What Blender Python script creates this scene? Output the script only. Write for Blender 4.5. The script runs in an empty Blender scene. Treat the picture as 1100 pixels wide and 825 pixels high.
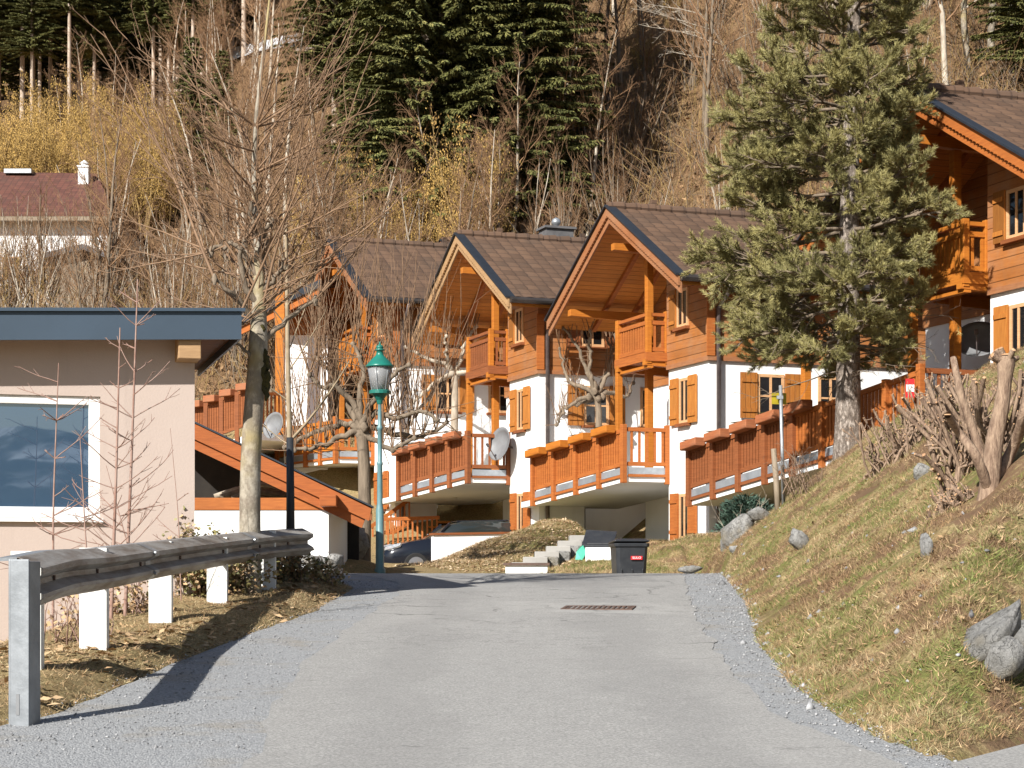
import bpy, math, random
import numpy as np
from mathutils import Vector, Matrix
from mathutils import noise as mnoise
D = bpy.data
S = bpy.context.scene
COL = S.collection
R = math.radians
F = 2000.0
HY = 615.0
ANG = 0.351

def P(px, py, Y):
    return np.array([(px - 550) / F * Y, Y, (HY - py) / F * Y])

# ------------------------------------------------------------------ materials
class NT:
    def __init__(s, name):
        s.m = D.materials.new(name); s.m.use_nodes = True
        s.t = s.m.node_tree; s.t.nodes.clear()
        s.out = s.t.nodes.new('ShaderNodeOutputMaterial')
        s.b = s.t.nodes.new('ShaderNodeBsdfPrincipled')
        s.t.links.new(s.b.outputs[0], s.out.inputs[0])
        s.tc = s.t.nodes.new('ShaderNodeTexCoord')
    def new(s, ty, **kw):
        n = s.t.nodes.new(ty)
        for k, v in kw.items(): setattr(n, k, v)
        return n
    def put(s, sock, v):
        if isinstance(v, bpy.types.NodeSocket): s.t.links.new(v, sock)
        elif isinstance(v, (tuple, list)) and len(v) == 3 and sock.type == 'RGBA': sock.default_value = (*v, 1)
        else: sock.default_value = v
    def math(s, op, a, b=0.0, c=0.0, clamp=False):
        n = s.new('ShaderNodeMath', operation=op, use_clamp=clamp)
        s.put(n.inputs[0], a); s.put(n.inputs[1], b); s.put(n.inputs[2], c)
        return n.outputs[0]
    def mix(s, f, a, b, mode='MIX'):
        n = s.new('ShaderNodeMix', data_type='RGBA', blend_type=mode)
        s.put(n.inputs[0], f); s.put(n.inputs[6], a); s.put(n.inputs[7], b)
        return n.outputs[2]
    def ramp(s, f, lo, hi):
        n = s.new('ShaderNodeMapRange'); n.interpolation_type = 'SMOOTHSTEP'
        s.put(n.inputs[0], f); n.inputs[1].default_value = lo; n.inputs[2].default_value = hi
        return n.outputs[0]
    def noise(s, scale, detail=4, rough=.6, vec=None, stretch=None):
        n = s.new('ShaderNodeTexNoise'); n.inputs['Scale'].default_value = scale
        n.inputs['Detail'].default_value = detail; n.inputs['Roughness'].default_value = rough
        v = vec if vec is not None else s.tc.outputs['Object']
        if stretch:
            mp = s.new('ShaderNodeMapping'); mp.inputs['Scale'].default_value = stretch
            s.t.links.new(v, mp.inputs[0]); v = mp.outputs[0]
        s.t.links.new(v, n.inputs['Vector'])
        return n.outputs['Fac']
    def xyz(s, vec=None):
        n = s.new('ShaderNodeSeparateXYZ'); s.t.links.new(vec or s.tc.outputs['Object'], n.inputs[0])
        return n.outputs
    def bump(s, h, strength=.4, dist=.02):
        n = s.new('ShaderNodeBump'); n.inputs['Strength'].default_value = strength; n.inputs['Distance'].default_value = dist
        s.put(n.inputs['Height'], h); s.t.links.new(n.outputs[0], s.b.inputs['Normal'])
    def island(s):
        return s.new('ShaderNodeNewGeometry').outputs['Random Per Island']
    def objrand(s):
        return s.new('ShaderNodeObjectInfo').outputs['Random']
    def done(s, col, rough=.8, metal=0.0, spec=.3):
        s.put(s.b.inputs['Base Color'], col); s.put(s.b.inputs['Roughness'], rough)
        s.b.inputs['Metallic'].default_value = metal
        s.b.inputs['Specular IOR Level'].default_value = spec
        return s.m

M = {}
def simple(name, c1, c2=None, scale=3, rough=.8, metal=0, bump=0, bscale=None, spec=.3, stretch=None, island=0.0):
    n = NT(name)
    col = c1
    if c2 is not None:
        col = n.mix(n.ramp(n.noise(scale, 5, .65, stretch=stretch), .3, .7), c1, c2)
    if island:
        k = n.math('MULTIPLY_ADD', n.island(), 2 * island, 1 - island)
        cc = n.new('ShaderNodeCombineXYZ')
        for i in range(3): n.put(cc.inputs[i], k)
        mm = n.new('ShaderNodeMix', data_type='RGBA', blend_type='MULTIPLY'); mm.inputs[0].default_value = 1
        n.put(mm.inputs[6], col); n.t.links.new(cc.outputs[0], mm.inputs[7]); col = mm.outputs[2]
    if bump:
        n.bump(n.noise(bscale or scale * 4, 4, .6, stretch=stretch), bump, .02)
    M[name] = n.done(col, rough, metal, spec)
    return M[name]

def wood(name, c1, c2, plank=0.0, axis=2, grain=(1, 1, 14), rough=.72, weather=0.0):
    n = NT(name)
    g = n.noise(3.0, 5, .7, stretch=grain)
    big = n.noise(1.1, 3, .6)
    col = n.mix(n.ramp(g, .3, .72), c1, c2)
    dk = tuple(x * .62 for x in c1)
    col = n.mix(n.math('MULTIPLY', n.ramp(big, .5, .75), .5), col, dk)
    if weather:
        col = n.mix(n.math('MULTIPLY', n.ramp(n.noise(.8, 4, .7), .35, .7), weather), col, (.33, .22, .14))
    if plank:
        c = n.xyz()[axis]
        q = n.math('DIVIDE', c, plank)
        fr = n.math('FRACT', q)
        gap = n.math('MAXIMUM', n.ramp(fr, .09, .03), n.ramp(fr, .95, .99))
        wn = n.new('ShaderNodeTexWhiteNoise', noise_dimensions='1D'); n.put(wn.inputs['W'], n.math('FLOOR', q))
        col = n.mix(n.math('MULTIPLY', wn.outputs['Value'], .45), col, tuple(x * .55 for x in c2))
        col = n.mix(n.math('MULTIPLY', gap, .6), col, tuple(x * .2 for x in c1))
        n.bump(n.math('SUBTRACT', n.math('MULTIPLY', g, .1), gap), .6, .015)
    else:
        n.bump(g, .25, .01)
    M[name] = n.done(col, rough, 0, .35)
    return M[name]

wood('wood_orange', (.47, .165, .017), (.35, .105, .011))
wood('wood_light', (.50, .20, .05), (.38, .13, .026), rough=.6)
wood('wood_red', (.27, .088, .028), (.175, .054, .017))
wood('wood_mid', (.41, .130, .026), (.29, .080, .016))
wood('wood_planter', (.38, .125, .045), (.25, .075, .03), weather=.3)
wood('wood_barge', (.34, .135, .050), (.24, .088, .032), weather=.3)
wood('wood_siding', (.44, .160, .034), (.31, .10, .020), plank=.19, grain=(.6, .6, 9), weather=.5)
wood('wood_soffit', (.66, .255, .040), (.50, .175, .026), plank=.14, axis=1, grain=(1, 9, 9))
wood('wood_shutter', (.47, .185, .034), (.34, .115, .02), plank=.12, axis=0, grain=(9, 9, 1))
wood('wood_rust', (.36, .10, .020), (.25, .065, .014))
wood('wood_frame', (.62, .37, .19), (.52, .28, .13))
wood('wood_pale', (.42, .26, .125), (.30, .175, .08), weather=.3)
wood('wood_grey', (.30, .24, .17), (.18, .14, .10), grain=(9, 9, 1))

def plaster(name, c1, c2, streak=.25):
    n = NT(name)
    a = n.ramp(n.noise(.6, 5, .7), .35, .75)
    st = n.ramp(n.noise(2.2, 4, .7, stretch=(1.6, 1.6, .18)), .52, .8)
    col = n.mix(n.math('MULTIPLY', a, .5), c1, c2)
    col = n.mix(n.math('MULTIPLY', st, streak), col, tuple(x * .72 for x in c2))
    n.bump(n.noise(38, 3, .7), .35, .008)
    M[name] = n.done(col, .92, 0, .15)
plaster('plaster_white', (.80, .80, .79), (.74, .735, .71), .16)
plaster('plaster_pink', (.47, .385, .335), (.425, .345, .30), .3)
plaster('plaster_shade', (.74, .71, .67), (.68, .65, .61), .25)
plaster('concrete', (.36, .345, .32), (.25, .24, .22), .4)
simple('slab_steel', (.42, .46, .50), (.30, .33, .36), 2.5, .45, .55)
simple('post_zinc', (.30, .32, .34), (.21, .225, .24), 5, .5, .5, .1, 20)
simple('galvanised', (.42, .44, .455), (.27, .285, .30), 6, .42, .6, .1, 20)
simple('flash_dark', (.034, .040, .050), (.025, .03, .038), 4, .5, .3)
simple('fascia_blue', (.058, .085, .118), (.05, .073, .10), .8, .5, .15, spec=.4)
simple('gutter_brown', (.07, .06, .055), (.045, .04, .038), 5, .4, .4)
simple('pipe_grey', (.19, .16, .155), (.11, .09, .09), 4, .4, .5)
simple('white_paint', (.78, .78, .76), (.66, .66, .63), 5, .45)
simple('black_plastic', (.022, .024, .028), (.035, .037, .04), 8, .42, 0, .08, 60, spec=.4)
simple('lamp_green', (.012, .165, .125), (.016, .135, .105), 8, .35, spec=.5)
simple('lamp_blue_green', (.135, .245, .255), (.105, .20, .215), 4, .4, spec=.4)
simple('sign_yellow', (.42, .33, .02), (.32, .25, .02), 6, .5)
simple('red_mark', (.62, .03, .035), None, rough=.4)
simple('white_mark', (.8, .8, .8), None, rough=.5)
simple('iron', (.10, .07, .06), (.16, .10, .075), 9, .7, .3)
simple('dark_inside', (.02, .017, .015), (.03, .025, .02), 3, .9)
simple('dish_grey', (.20, .205, .21), (.16, .16, .165), 3, .5)
simple('cloth_green', (.05, .38, .25), (.1, .45, .32), 6, .6)
simple('chimney_grey', (.13, .125, .125), (.09, .088, .09), 6, .8)
simple('leaf_dry', (.46, .33, .19), (.30, .18, .09), 1.5, .85, island=.45)
simple('bracken', (.32, .20, .105), (.19, .115, .058), 1.0, .85, island=.45)
simple('leaf_pale', (.66, .51, .35), (.42, .29, .17), 1.5, .85, island=.35)
simple('leaf_ivy', (.10, .125, .04), (.24, .18, .075), 2.5, .45, island=.5, spec=.5)
simple('leaf_yellow', (.46, .30, .085), (.33, .20, .06), .5, .8, island=.35)
def blade_mat():
    n = NT('blade')
    a = n.noise(1.3, 6, .75); b = n.noise(.8, 6, .8); isl = n.island()
    x, y, z = n.xyz()
    col = n.mix(n.ramp(isl, .0, 1.0), (.56, .455, .28), (.24, .175, .095))
    gr = n.mix(n.ramp(isl, .0, 1.0), (.22, .25, .075), (.10, .13, .035))
    gm = n.math('MULTIPLY', n.math('MULTIPLY', n.ramp(a, .38, .52), n.ramp(isl, 1.0, .6)), n.math('MULTIPLY_ADD', n.ramp(x, -1.0, 1.0), .85, .15))
    col = n.mix(gm, col, gr)
    br = n.math('MULTIPLY', n.ramp(b, .47, .57), n.ramp(x, 2.0, 3.0))
    col = n.mix(n.math('MULTIPLY', br, .8), col, (.19, .105, .065))
    M['blade'] = n.done(col, .85, 0, .15)
blade_mat()
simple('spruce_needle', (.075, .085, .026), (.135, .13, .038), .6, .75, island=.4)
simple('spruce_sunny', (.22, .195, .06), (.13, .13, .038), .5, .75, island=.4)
simple('pine_needle', (.36, .315, .125), (.20, .185, .075), 1.3, .6, island=.35)
simple('shrub_needle', (.07, .115, .085), (.04, .07, .05), 5, .6, island=.4)
simple('bark_grey', (.25, .195, .14), (.13, .10, .07), 3, .9, 0, .6, 18, stretch=(3, 3, .5))
simple('bark_twig', (.30, .175, .09), (.19, .11, .06), 2, .85)
simple('bark_gold', (.38, .26, .105), (.27, .175, .07), 2, .85)
simple('bark_pale', (.52, .46, .37), (.26, .205, .15), 1.7, .9, 0, .4, 14, stretch=(2, 2, .7))
simple('bark_spruce', (.50, .41, .33), (.34, .26, .20), 1.2, .9)
simple('cut_wood', (.52, .33, .18), (.36, .2, .11), 7, .85)
simple('stem_brown', (.36, .255, .175), (.15, .095, .065), 9, .85, 0, .8, 30, stretch=(3, 3, .6))
simple('moss', (.06, .05, .012), (.03, .028, .012), 18, .95, 0, .9, 40)
simple('whip', (.25, .155, .09), (.18, .11, .065), 3, .75)
simple('sapling_bark', (.24, .135, .10), (.33, .23, .19), 6, .7)
simple('young_bark', (.37, .29, .19), (.25, .19, .12), 5, .8)
simple('car_paint', (.008, .010, .016), None, rough=.18, spec=.6)
simple('tyre', (.02, .02, .02), None, rough=.8)
simple('rim_metal', (.4, .4, .42), None, rough=.35, metal=.8)
simple('hl_glass', (.6, .63, .66), (.25, .27, .3), 14, .12, .3, spec=.8)

def birch_bark():
    n = NT('bark_birch')
    a = n.ramp(n.noise(7, 5, .7, stretch=(1, 1, .6)), .42, .62)
    b = n.ramp(n.noise(2.2, 4, .7), .5, .68)
    y = n.ramp(n.noise(1.3, 3, .6), .48, .66)
    col = n.mix(a, (.20, .17, .13), (.36, .32, .255))
    col = n.mix(n.math('MULTIPLY', y, .55), col, (.42, .33, .12))
    col = n.mix(n.math('MULTIPLY', b, .7), col, (.17, .13, .10))
    n.bump(n.noise(16, 5, .7), .6, .02)
    M['bark_birch'] = n.done(col, .9, 0, .2)
birch_bark()

def pine_bark():
    n = NT('bark_pine')
    e = n.ramp(n.noise(17, 6, .8, stretch=(1, 1, .45)), .36, .60)
    col = n.mix(n.ramp(n.noise(6, 5, .8), .35, .65), (.50, .43, .37), (.33, .27, .22))
    col = n.mix(e, (.16, .125, .10), col)
    n.bump(e, .9, .03)
    M['bark_pine'] = n.done(col, .95, 0, .15)
pine_bark()

def tiles(name, c1, c2, c3):
    n = NT(name)
    x, y, z = n.xyz()
    v = n.new('ShaderNodeCombineXYZ')
    zq = n.math('DIVIDE', n.math('SUBTRACT', 8.3707, z), .15255)
    row = n.math('FLOOR', zq)
    n.put(v.inputs[0], n.math('FLOOR', n.math('DIVIDE', x, .30))); n.put(v.inputs[1], row)
    w = n.new('ShaderNodeTexWhiteNoise', noise_dimensions='3D'); n.t.links.new(v.outputs[0], w.inputs[0])
    col = n.mix(n.ramp(w.outputs['Value'], .1, .95), c1, c2)
    col = n.mix(n.math('MULTIPLY', n.ramp(n.noise(.9, 5, .7), .45, .7), .45), col, c3)
    fx = n.math('FRACT', n.math('DIVIDE', x, .30)); fz = n.math('FRACT', zq)
    gap = n.math('MAXIMUM', n.ramp(fz, .84, .97), n.math('MULTIPLY', n.ramp(fx, .80, .95), .8))
    col = n.mix(n.math('MULTIPLY', gap, .62), col, (.03, .021, .018))
    n.bump(n.noise(30, 3, .6), .2, .01)
    M[name] = n.done(col, .75, 0, .25)
tiles('roof_tile', (.130, .078, .050), (.092, .056, .037), (.07, .052, .040))
tiles('roof_tile_red', (.14, .058, .042), (.105, .045, .034), (.09, .055, .043))

def glass(name, base, ior=1.9, rough=.04):
    n = NT(name)
    n.b.inputs['IOR'].default_value = ior
    n.bump(n.noise(.9, 2, .5), .03, .05)
    M[name] = n.done(base, rough, 0, .5)
glass('pane_dark', (.012, .012, .013), 1.55)
glass('pane_large', (.035, .07, .12), 2.7, .015)  # blue base colour stands in for part of the reflected sky
glass('car_glass', (.02, .025, .025), 1.6)

def lamp_glass():
    n = NT('lamp_glass')
    M['lamp_glass'] = n.done((.72, .72, .72), .25, 0, .5)
    n.b.inputs['Transmission Weight'].default_value = .72
lamp_glass()

def asphalt():
    n = NT('asphalt')
    x, y, z = n.xyz()
    fine = n.noise(55, 4, .8)
    med = n.noise(5, 5, .7)
    big = n.noise(.45, 4, .6, stretch=(1.6, .45, 1))
    col = n.mix(n.ramp(fine, .25, .75), (.155, .152, .146), (.43, .42, .396))
    col = n.mix(n.math('MULTIPLY', n.ramp(med, .4, .75), .28), col, (.20, .195, .185))
    col = n.mix(n.math('MULTIPLY', n.ramp(big, .45, .75), .35), col, (.36, .35, .33))
    wob = n.math('MULTIPLY', n.noise(.5, 3, .6), 1.6)
    tr = n.math('ABSOLUTE', n.math('SUBTRACT', n.math('ABSOLUTE', n.math('SUBTRACT', n.math('ADD', x, wob), .9)), .95))
    col = n.mix(n.math('MULTIPLY', n.ramp(tr, .5, .1), .22), col, (.17, .165, .16))
    # repaired patch and the pale seam near the crest
    px = n.math('MULTIPLY', n.ramp(x, .15, .19), n.ramp(x, 2.05, 2.0))
    py = n.math('MULTIPLY', n.ramp(y, 24.3, 24.4), n.ramp(y, 26.7, 26.6))
    col = n.mix(n.math('MULTIPLY', n.math('MULTIPLY', n.math('MULTIPLY', px, py), n.ramp(n.noise(1.3, 4, .7), .3, .6)), .34), col, (.17, .168, .162))
    yy = n.math('ADD', y, n.math('MULTIPLY', x, .22))
    seam = n.math('MULTIPLY', n.ramp(yy, 20.35, 20.5), n.ramp(yy, 22.05, 21.9))
    seam = n.math('MULTIPLY', seam, n.math('MULTIPLY', n.ramp(x, -.3, .1), n.ramp(x, 2.0, 1.8)))
    seam = n.math('MULTIPLY', seam, n.ramp(n.noise(1.6, 5, .75), .34, .62))
    col = n.mix(n.math('MULTIPLY', seam, .42), col, (.40, .39, .365))
    # cracks
    v = n.new('ShaderNodeTexVoronoi', feature='DISTANCE_TO_EDGE'); v.inputs['Scale'].default_value = .62
    dv = n.new('ShaderNodeVectorMath', operation='ADD')
    nz = n.new('ShaderNodeTexNoise'); nz.inputs['Scale'].default_value = 1.7; nz.inputs['Detail'].default_value = 5
    n.t.links.new(n.tc.outputs['Object'], nz.inputs['Vector'])
    n.t.links.new(n.tc.outputs['Object'], dv.inputs[0]); n.t.links.new(nz.outputs['Color'], dv.inputs[1])
    n.t.links.new(dv.outputs[0], v.inputs['Vector'])
    cr = n.ramp(v.outputs['Distance'], .018, .004)
    mask = n.math('MULTIPLY', n.ramp(n.noise(.33, 3, .6), .5, .62), n.ramp(y, 12, 19))
    col = n.mix(n.math('MULTIPLY', n.math('MULTIPLY', cr, mask), .7), col, (.06, .058, .056))
    sp = n.ramp(n.noise(2.3, 4, .75, stretch=(.7, 1.5, 1)), .66, .74)
    col = n.mix(n.math('MULTIPLY', sp, .5), col, (.10, .098, .095))
    st = n.ramp(n.noise(1.1, 5, .75, stretch=(1.5, .35, 1)), .60, .74)
    col = n.mix(n.math('MULTIPLY', st, .34), col, (.13, .127, .12))
    lt = n.ramp(n.noise(1.7, 5, .75, stretch=(1.2, .6, 1)), .62, .78)
    col = n.mix(n.math('MULTIPLY', lt, .45), col, (.43, .42, .395))
    ck = n.ramp(n.math('ABSOLUTE', n.math('SUBTRACT', n.noise(1.15, 6, .68, stretch=(.8, 1.5, 1)), .5)), .0055, .0015)
    ck = n.math('MULTIPLY', ck, n.math('MULTIPLY', n.ramp(n.noise(.5, 3, .6, stretch=(1, .8, 1)), .48, .58), n.ramp(y, 11.5, 17)))
    col = n.mix(n.math('MULTIPLY', ck, .7), col, (.06, .058, .056))
    n.bump(fine, .5, .012)
    M['asphalt'] = n.done(col, .88, 0, .25)
asphalt()

def gravel():
    n = NT('gravel_mat')
    v = n.new('ShaderNodeTexVoronoi'); v.inputs['Scale'].default_value = 75
    n.t.links.new(n.tc.outputs['Object'], v.inputs['Vector'])
    h = n.new('ShaderNodeSeparateColor'); n.t.links.new(v.outputs['Color'], h.inputs[0])
    col = n.mix(h.outputs[0], (.20, .205, .21), (.34, .345, .345))
    col = n.mix(n.math('MULTIPLY', n.ramp(n.noise(1.1, 4, .7), .5, .72), .45), col, (.26, .22, .16))
    n.bump(v.outputs['Distance'], .6, -.012)
    M['gravel_mat'] = n.done(col, .9, 0, .2)
gravel()

def ground():
    n = NT('turf')
    a = n.noise(1.3, 6, .75); b = n.noise(5.5, 5, .8); c = n.noise(30, 4, .8)
    x, y, z = n.xyz()
    col = n.mix(n.math('MULTIPLY', n.ramp(a, .40, .58), n.math('MULTIPLY_ADD', n.ramp(x, -1.0, 1.0), .8, .2)), (.36, .27, .14), (.15, .16, .05))
    col = n.mix(n.math('MULTIPLY', n.ramp(b, .45, .7), .65), col, (.27, .16, .075))
    col = n.mix(n.math('MULTIPLY', n.ramp(c, .42, .66), .75), col, (.095, .068, .033))
    x, y, z = n.xyz()
    soil = n.math('MULTIPLY', n.ramp(n.noise(.8, 6, .8), .47, .57), n.ramp(x, 2.0, 3.0))
    col = n.mix(n.math('MULTIPLY', soil, .85), col, (.155, .09, .058))
    n.bump(n.noise(14, 5, .8), .8, .05)
    M['turf'] = n.done(col, .95, 0, .1)
    n = NT('hill_turf')
    a = n.noise(.08, 5, .7); b = n.noise(.7, 5, .75)
    col = n.mix(n.ramp(a, .4, .62), (.27, .165, .085), (.16, .095, .05))
    col = n.mix(n.math('MULTIPLY', n.ramp(b, .45, .7), .6), col, (.30, .21, .11))
    n.bump(n.noise(3, 5, .8), 1, .3)
    M['hill_turf'] = n.done(col, .95, 0, .1)
    n = NT('leaf_litter')
    v = n.new('ShaderNodeTexVoronoi'); v.inputs['Scale'].default_value = 9
    n.t.links.new(n.tc.outputs['Object'], v.inputs['Vector'])
    h = n.new('ShaderNodeSeparateColor'); n.t.links.new(v.outputs['Color'], h.inputs[0])
    col = n.mix(h.outputs[0], (.46, .34, .21), (.26, .16, .085))
    n.bump(v.outputs['Distance'], .8, .04)
    M['leaf_litter'] = n.done(col, .9, 0, .1)
    n = NT('rock')
    a = n.noise(2.3, 6, .75); b = n.noise(9, 5, .7)
    col = n.mix(n.ramp(a, .35, .65), (.42, .41, .39), (.25, .245, .23))
    col = n.mix(n.math('MULTIPLY', n.ramp(b, .52, .72), .6), col, (.15, .14, .125))
    col = n.mix(n.math('MULTIPLY', n.ramp(n.noise(1.6, 3, .6), .55, .7), .35), col, (.36, .29, .17))
    v = n.new('ShaderNodeTexVoronoi', feature='DISTANCE_TO_EDGE'); v.inputs['Scale'].default_value = 4.2
    dv = n.new('ShaderNodeVectorMath', operation='ADD'); nz = n.new('ShaderNodeTexNoise'); nz.inputs['Scale'].default_value = 5; nz.inputs['Detail'].default_value = 6
    n.t.links.new(n.tc.outputs['Object'], nz.inputs['Vector']); n.t.links.new(n.tc.outputs['Object'], dv.inputs[0]); n.t.links.new(nz.outputs['Color'], dv.inputs[1]); n.t.links.new(dv.outputs[0], v.inputs['Vector'])
    cr = n.ramp(v.outputs['Distance'], .03, .0)
    col = n.mix(n.math('MULTIPLY', cr, .32), col, (.10, .095, .085))
    col = n.mix(n.math('MULTIPLY', n.ramp(n.noise(13, 4, .7), .60, .68), .7), col, (.42, .41, .36))
    n.bump(n.math('SUBTRACT', n.noise(7, 8, .8), n.math('MULTIPLY', cr, .25)), 1.0, .09)
    M['rock'] = n.done(col, .9, 0, .2)
    n = NT('scree')
    a = n.noise(.35, 6, .8)
    col = n.mix(n.ramp(a, .4, .6), (.42, .36, .30), (.22, .17, .13))
    n.bump(n.noise(1.2, 6, .8), 1, .5)
    M['scree'] = n.done(col, .9, 0, .2)
    n = NT('far_forest')
    a = n.noise(.02, 6, .8)
    sn = n.ramp(n.noise(.012, 5, .7), .52, .62)
    col = n.mix(n.ramp(a, .4, .6), (.02, .03, .03), (.05, .06, .05))
    col = n.mix(sn, col, (.45, .5, .55))
    M['far_forest'] = n.done(col, .9, 0, .1)
ground()
simple('snow_pale', (.62, .66, .70), (.40, .38, .36), 1.0, .8)
simple('rail_steel', (.38, .365, .34), (.19, .155, .125), 5.0, .55, .3, .25, 30, stretch=(1, .3, 2.5))
# ------------------------------------------------------------------ mesh helpers
class MB:
    def __init__(s): s.v = []; s.f = []; s.mi = []; s.cur = 0
    def add(s, vs, fs):
        o = len(s.v)
        s.v.extend([tuple(map(float, p)) for p in vs])
        for f in fs: s.f.append(tuple(i + o for i in f)); s.mi.append(s.cur)
        return s
    def box(s, x0, x1, y0, y1, z0, z1):
        return s.hexa([(x0, y0, z0), (x1, y0, z0), (x1, y1, z0), (x0, y1, z0), (x0, y0, z1), (x1, y0, z1), (x1, y1, z1), (x0, y1, z1)])
    def hexa(s, p):
        return s.add(p, [(3, 2, 1, 0), (4, 5, 6, 7), (0, 1, 5, 4), (1, 2, 6, 5), (2, 3, 7, 6), (3, 0, 4, 7)])
    def bar(s, a, b, w, h, up=(0, 0, 1), taper=1.0):
        a = Vector(a); b = Vector(b); d = (b - a).normalized(); up = Vector(up)
        sd = d.cross(up)
        if sd.length < 1e-4: sd = d.cross(Vector((1, 0, 0)))
        sd.normalize(); u = sd.cross(d)
        def ring(c, k): return [c - sd * w / 2 * k - u * h / 2 * k, c + sd * w / 2 * k - u * h / 2 * k, c + sd * w / 2 * k + u * h / 2 * k, c - sd * w / 2 * k + u * h / 2 * k]
        q = ring(a, 1) + ring(b, taper)
        return s.add(q, [(0, 1, 2, 3), (7, 6, 5, 4), (0, 4, 5, 1), (1, 5, 6, 2), (2, 6, 7, 3), (3, 7, 4, 0)])
    def prism(s, poly, vec):
        n = len(poly); a = [Vector(p) for p in poly]; v = Vector(vec)
        return s.add(a + [p + v for p in a], [tuple(range(n - 1, -1, -1)), tuple(range(n, 2 * n))] + [(i, (i + 1) % n, n + (i + 1) % n, n + i) for i in range(n)])
    def lathe(s, prof, n=16, c=(0, 0, 0)):
        vs = []; fs = []
        for r, z in prof:
            for k in range(n):
                t = 2 * math.pi * k / n; vs.append((c[0] + r * math.cos(t), c[1] + r * math.sin(t), c[2] + z))
        for i in range(len(prof) - 1):
            for k in range(n): fs.append((i * n + k, i * n + (k + 1) % n, (i + 1) * n + (k + 1) % n, (i + 1) * n + k))
        fs.append(tuple(range(n - 1, -1, -1))); fs.append(tuple((len(prof) - 1) * n + k for k in range(n)))
        return s.add(vs, fs)
    def tube(s, pts, rad, n=8, cap=True):
        v, f = tube_np(np.array(pts, float), np.array(rad, float) if hasattr(rad, '__len__') else np.full(len(pts), rad), n)
        s.add(v, [tuple(q) for q in f])
        if cap:
            o = len(s.v) - len(v)
            s.f.append(tuple(o + k for k in range(n - 1, -1, -1))); s.f.append(tuple(len(s.v) - n + k for k in range(n)))
            s.mi += [s.cur, s.cur]
        return s
    def build(s, name, mat, parent=None, smooth=False, bevel=0):
        me = D.meshes.new(name); me.from_pydata(s.v, [], s.f)
        for m in (mat if isinstance(mat, (list, tuple)) else [mat]): me.materials.append(M[m])
        if any(s.mi): me.polygons.foreach_set('material_index', s.mi)
        if smooth: me.polygons.foreach_set('use_smooth', [True] * len(me.polygons))
        me.update()
        o = link(name, me, parent)
        if bevel:
            b = o.modifiers.new('Bevel', 'BEVEL'); b.width = bevel; b.segments = 2; b.limit_method = 'ANGLE'
        return o

def link(name, data, parent=None):
    o = D.objects.new(name, data); COL.objects.link(o)
    if parent is not None: o.parent = parent
    return o
def tag(o, label=None, cat=None, group=None, kind=None):
    if label: o['label'] = label
    if cat: o['category'] = cat
    if group: o['group'] = group
    if kind: o['kind'] = kind
    return o
def thing(name, label, cat, loc=(0, 0, 0), rz=0, group=None):
    o = link(name, None); o.location = loc; o.rotation_euler = (0, 0, rz); o.empty_display_size = .2
    return tag(o, label, cat, group)
def structure(o): o['kind'] = 'structure'; return o

def tube_np(p, r, n):
    k = len(p)
    d = np.gradient(p, axis=0); d /= np.linalg.norm(d, axis=1)[:, None] + 1e-9
    ref = np.array([0.0, 0, 1]) if abs(d[:, 2]).mean() < .8 else np.array([1.0, 0.1, 0])
    a = np.cross(d, ref); a /= np.linalg.norm(a, axis=1)[:, None] + 1e-9
    b = np.cross(d, a)
    t = np.arange(n) * 2 * np.pi / n
    v = p[:, None, :] + r[:, None, None] * (np.cos(t)[None, :, None] * a[:, None, :] + np.sin(t)[None, :, None] * b[:, None, :])
    i = np.arange(k - 1)[:, None] * n; j = np.arange(n)[None, :]; j2 = (j + 1) % n
    f = np.stack([i + j, i + j2, i + n + j2, i + n + j], -1).reshape(-1, 4)
    return v.reshape(-1, 3), f

def np_mesh(name, verts, faces, mats, mi=None, smooth=False):
    """verts (N,3), faces list of arrays with equal width each."""
    me = D.meshes.new(name)
    me.vertices.add(len(verts)); me.vertices.foreach_set('co', np.asarray(verts, np.float32).ravel())
    tot = sum(len(f) for f in faces); loops = np.concatenate([np.asarray(f).ravel() for f in faces]).astype(np.int32)
    cnt = np.concatenate([np.full(len(f), np.asarray(f).shape[1]) for f in faces])
    start = np.concatenate([[0], np.cumsum(cnt)[:-1]]).astype(np.int32)
    me.loops.add(len(loops)); me.loops.foreach_set('vertex_index', loops)
    me.polygons.add(tot); me.polygons.foreach_set('loop_start', start); me.polygons.foreach_set('loop_total', cnt.astype(np.int32))
    for m in mats: me.materials.append(M[m])
    if mi is not None: me.polygons.foreach_set('material_index', np.asarray(mi, np.int32))
    if smooth: me.polygons.foreach_set('use_smooth', np.ones(tot, bool))
    me.update(calc_edges=True); me.validate()
    return me

def tubes_mesh(name, polys, mats, smooth=True):
    """polys: list of (points, radii, sides, material index)."""
    V = []; FF = []; MI = []; o = 0
    for p, r, n, m in polys:
        v, f = tube_np(np.asarray(p, float), np.asarray(r, float), n)
        V.append(v); FF.append(f + o); MI.append(np.full(len(f), m)); o += len(v)
    return np_mesh(name, np.concatenate(V), [np.concatenate(FF)], mats, np.concatenate(MI), smooth)

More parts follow.
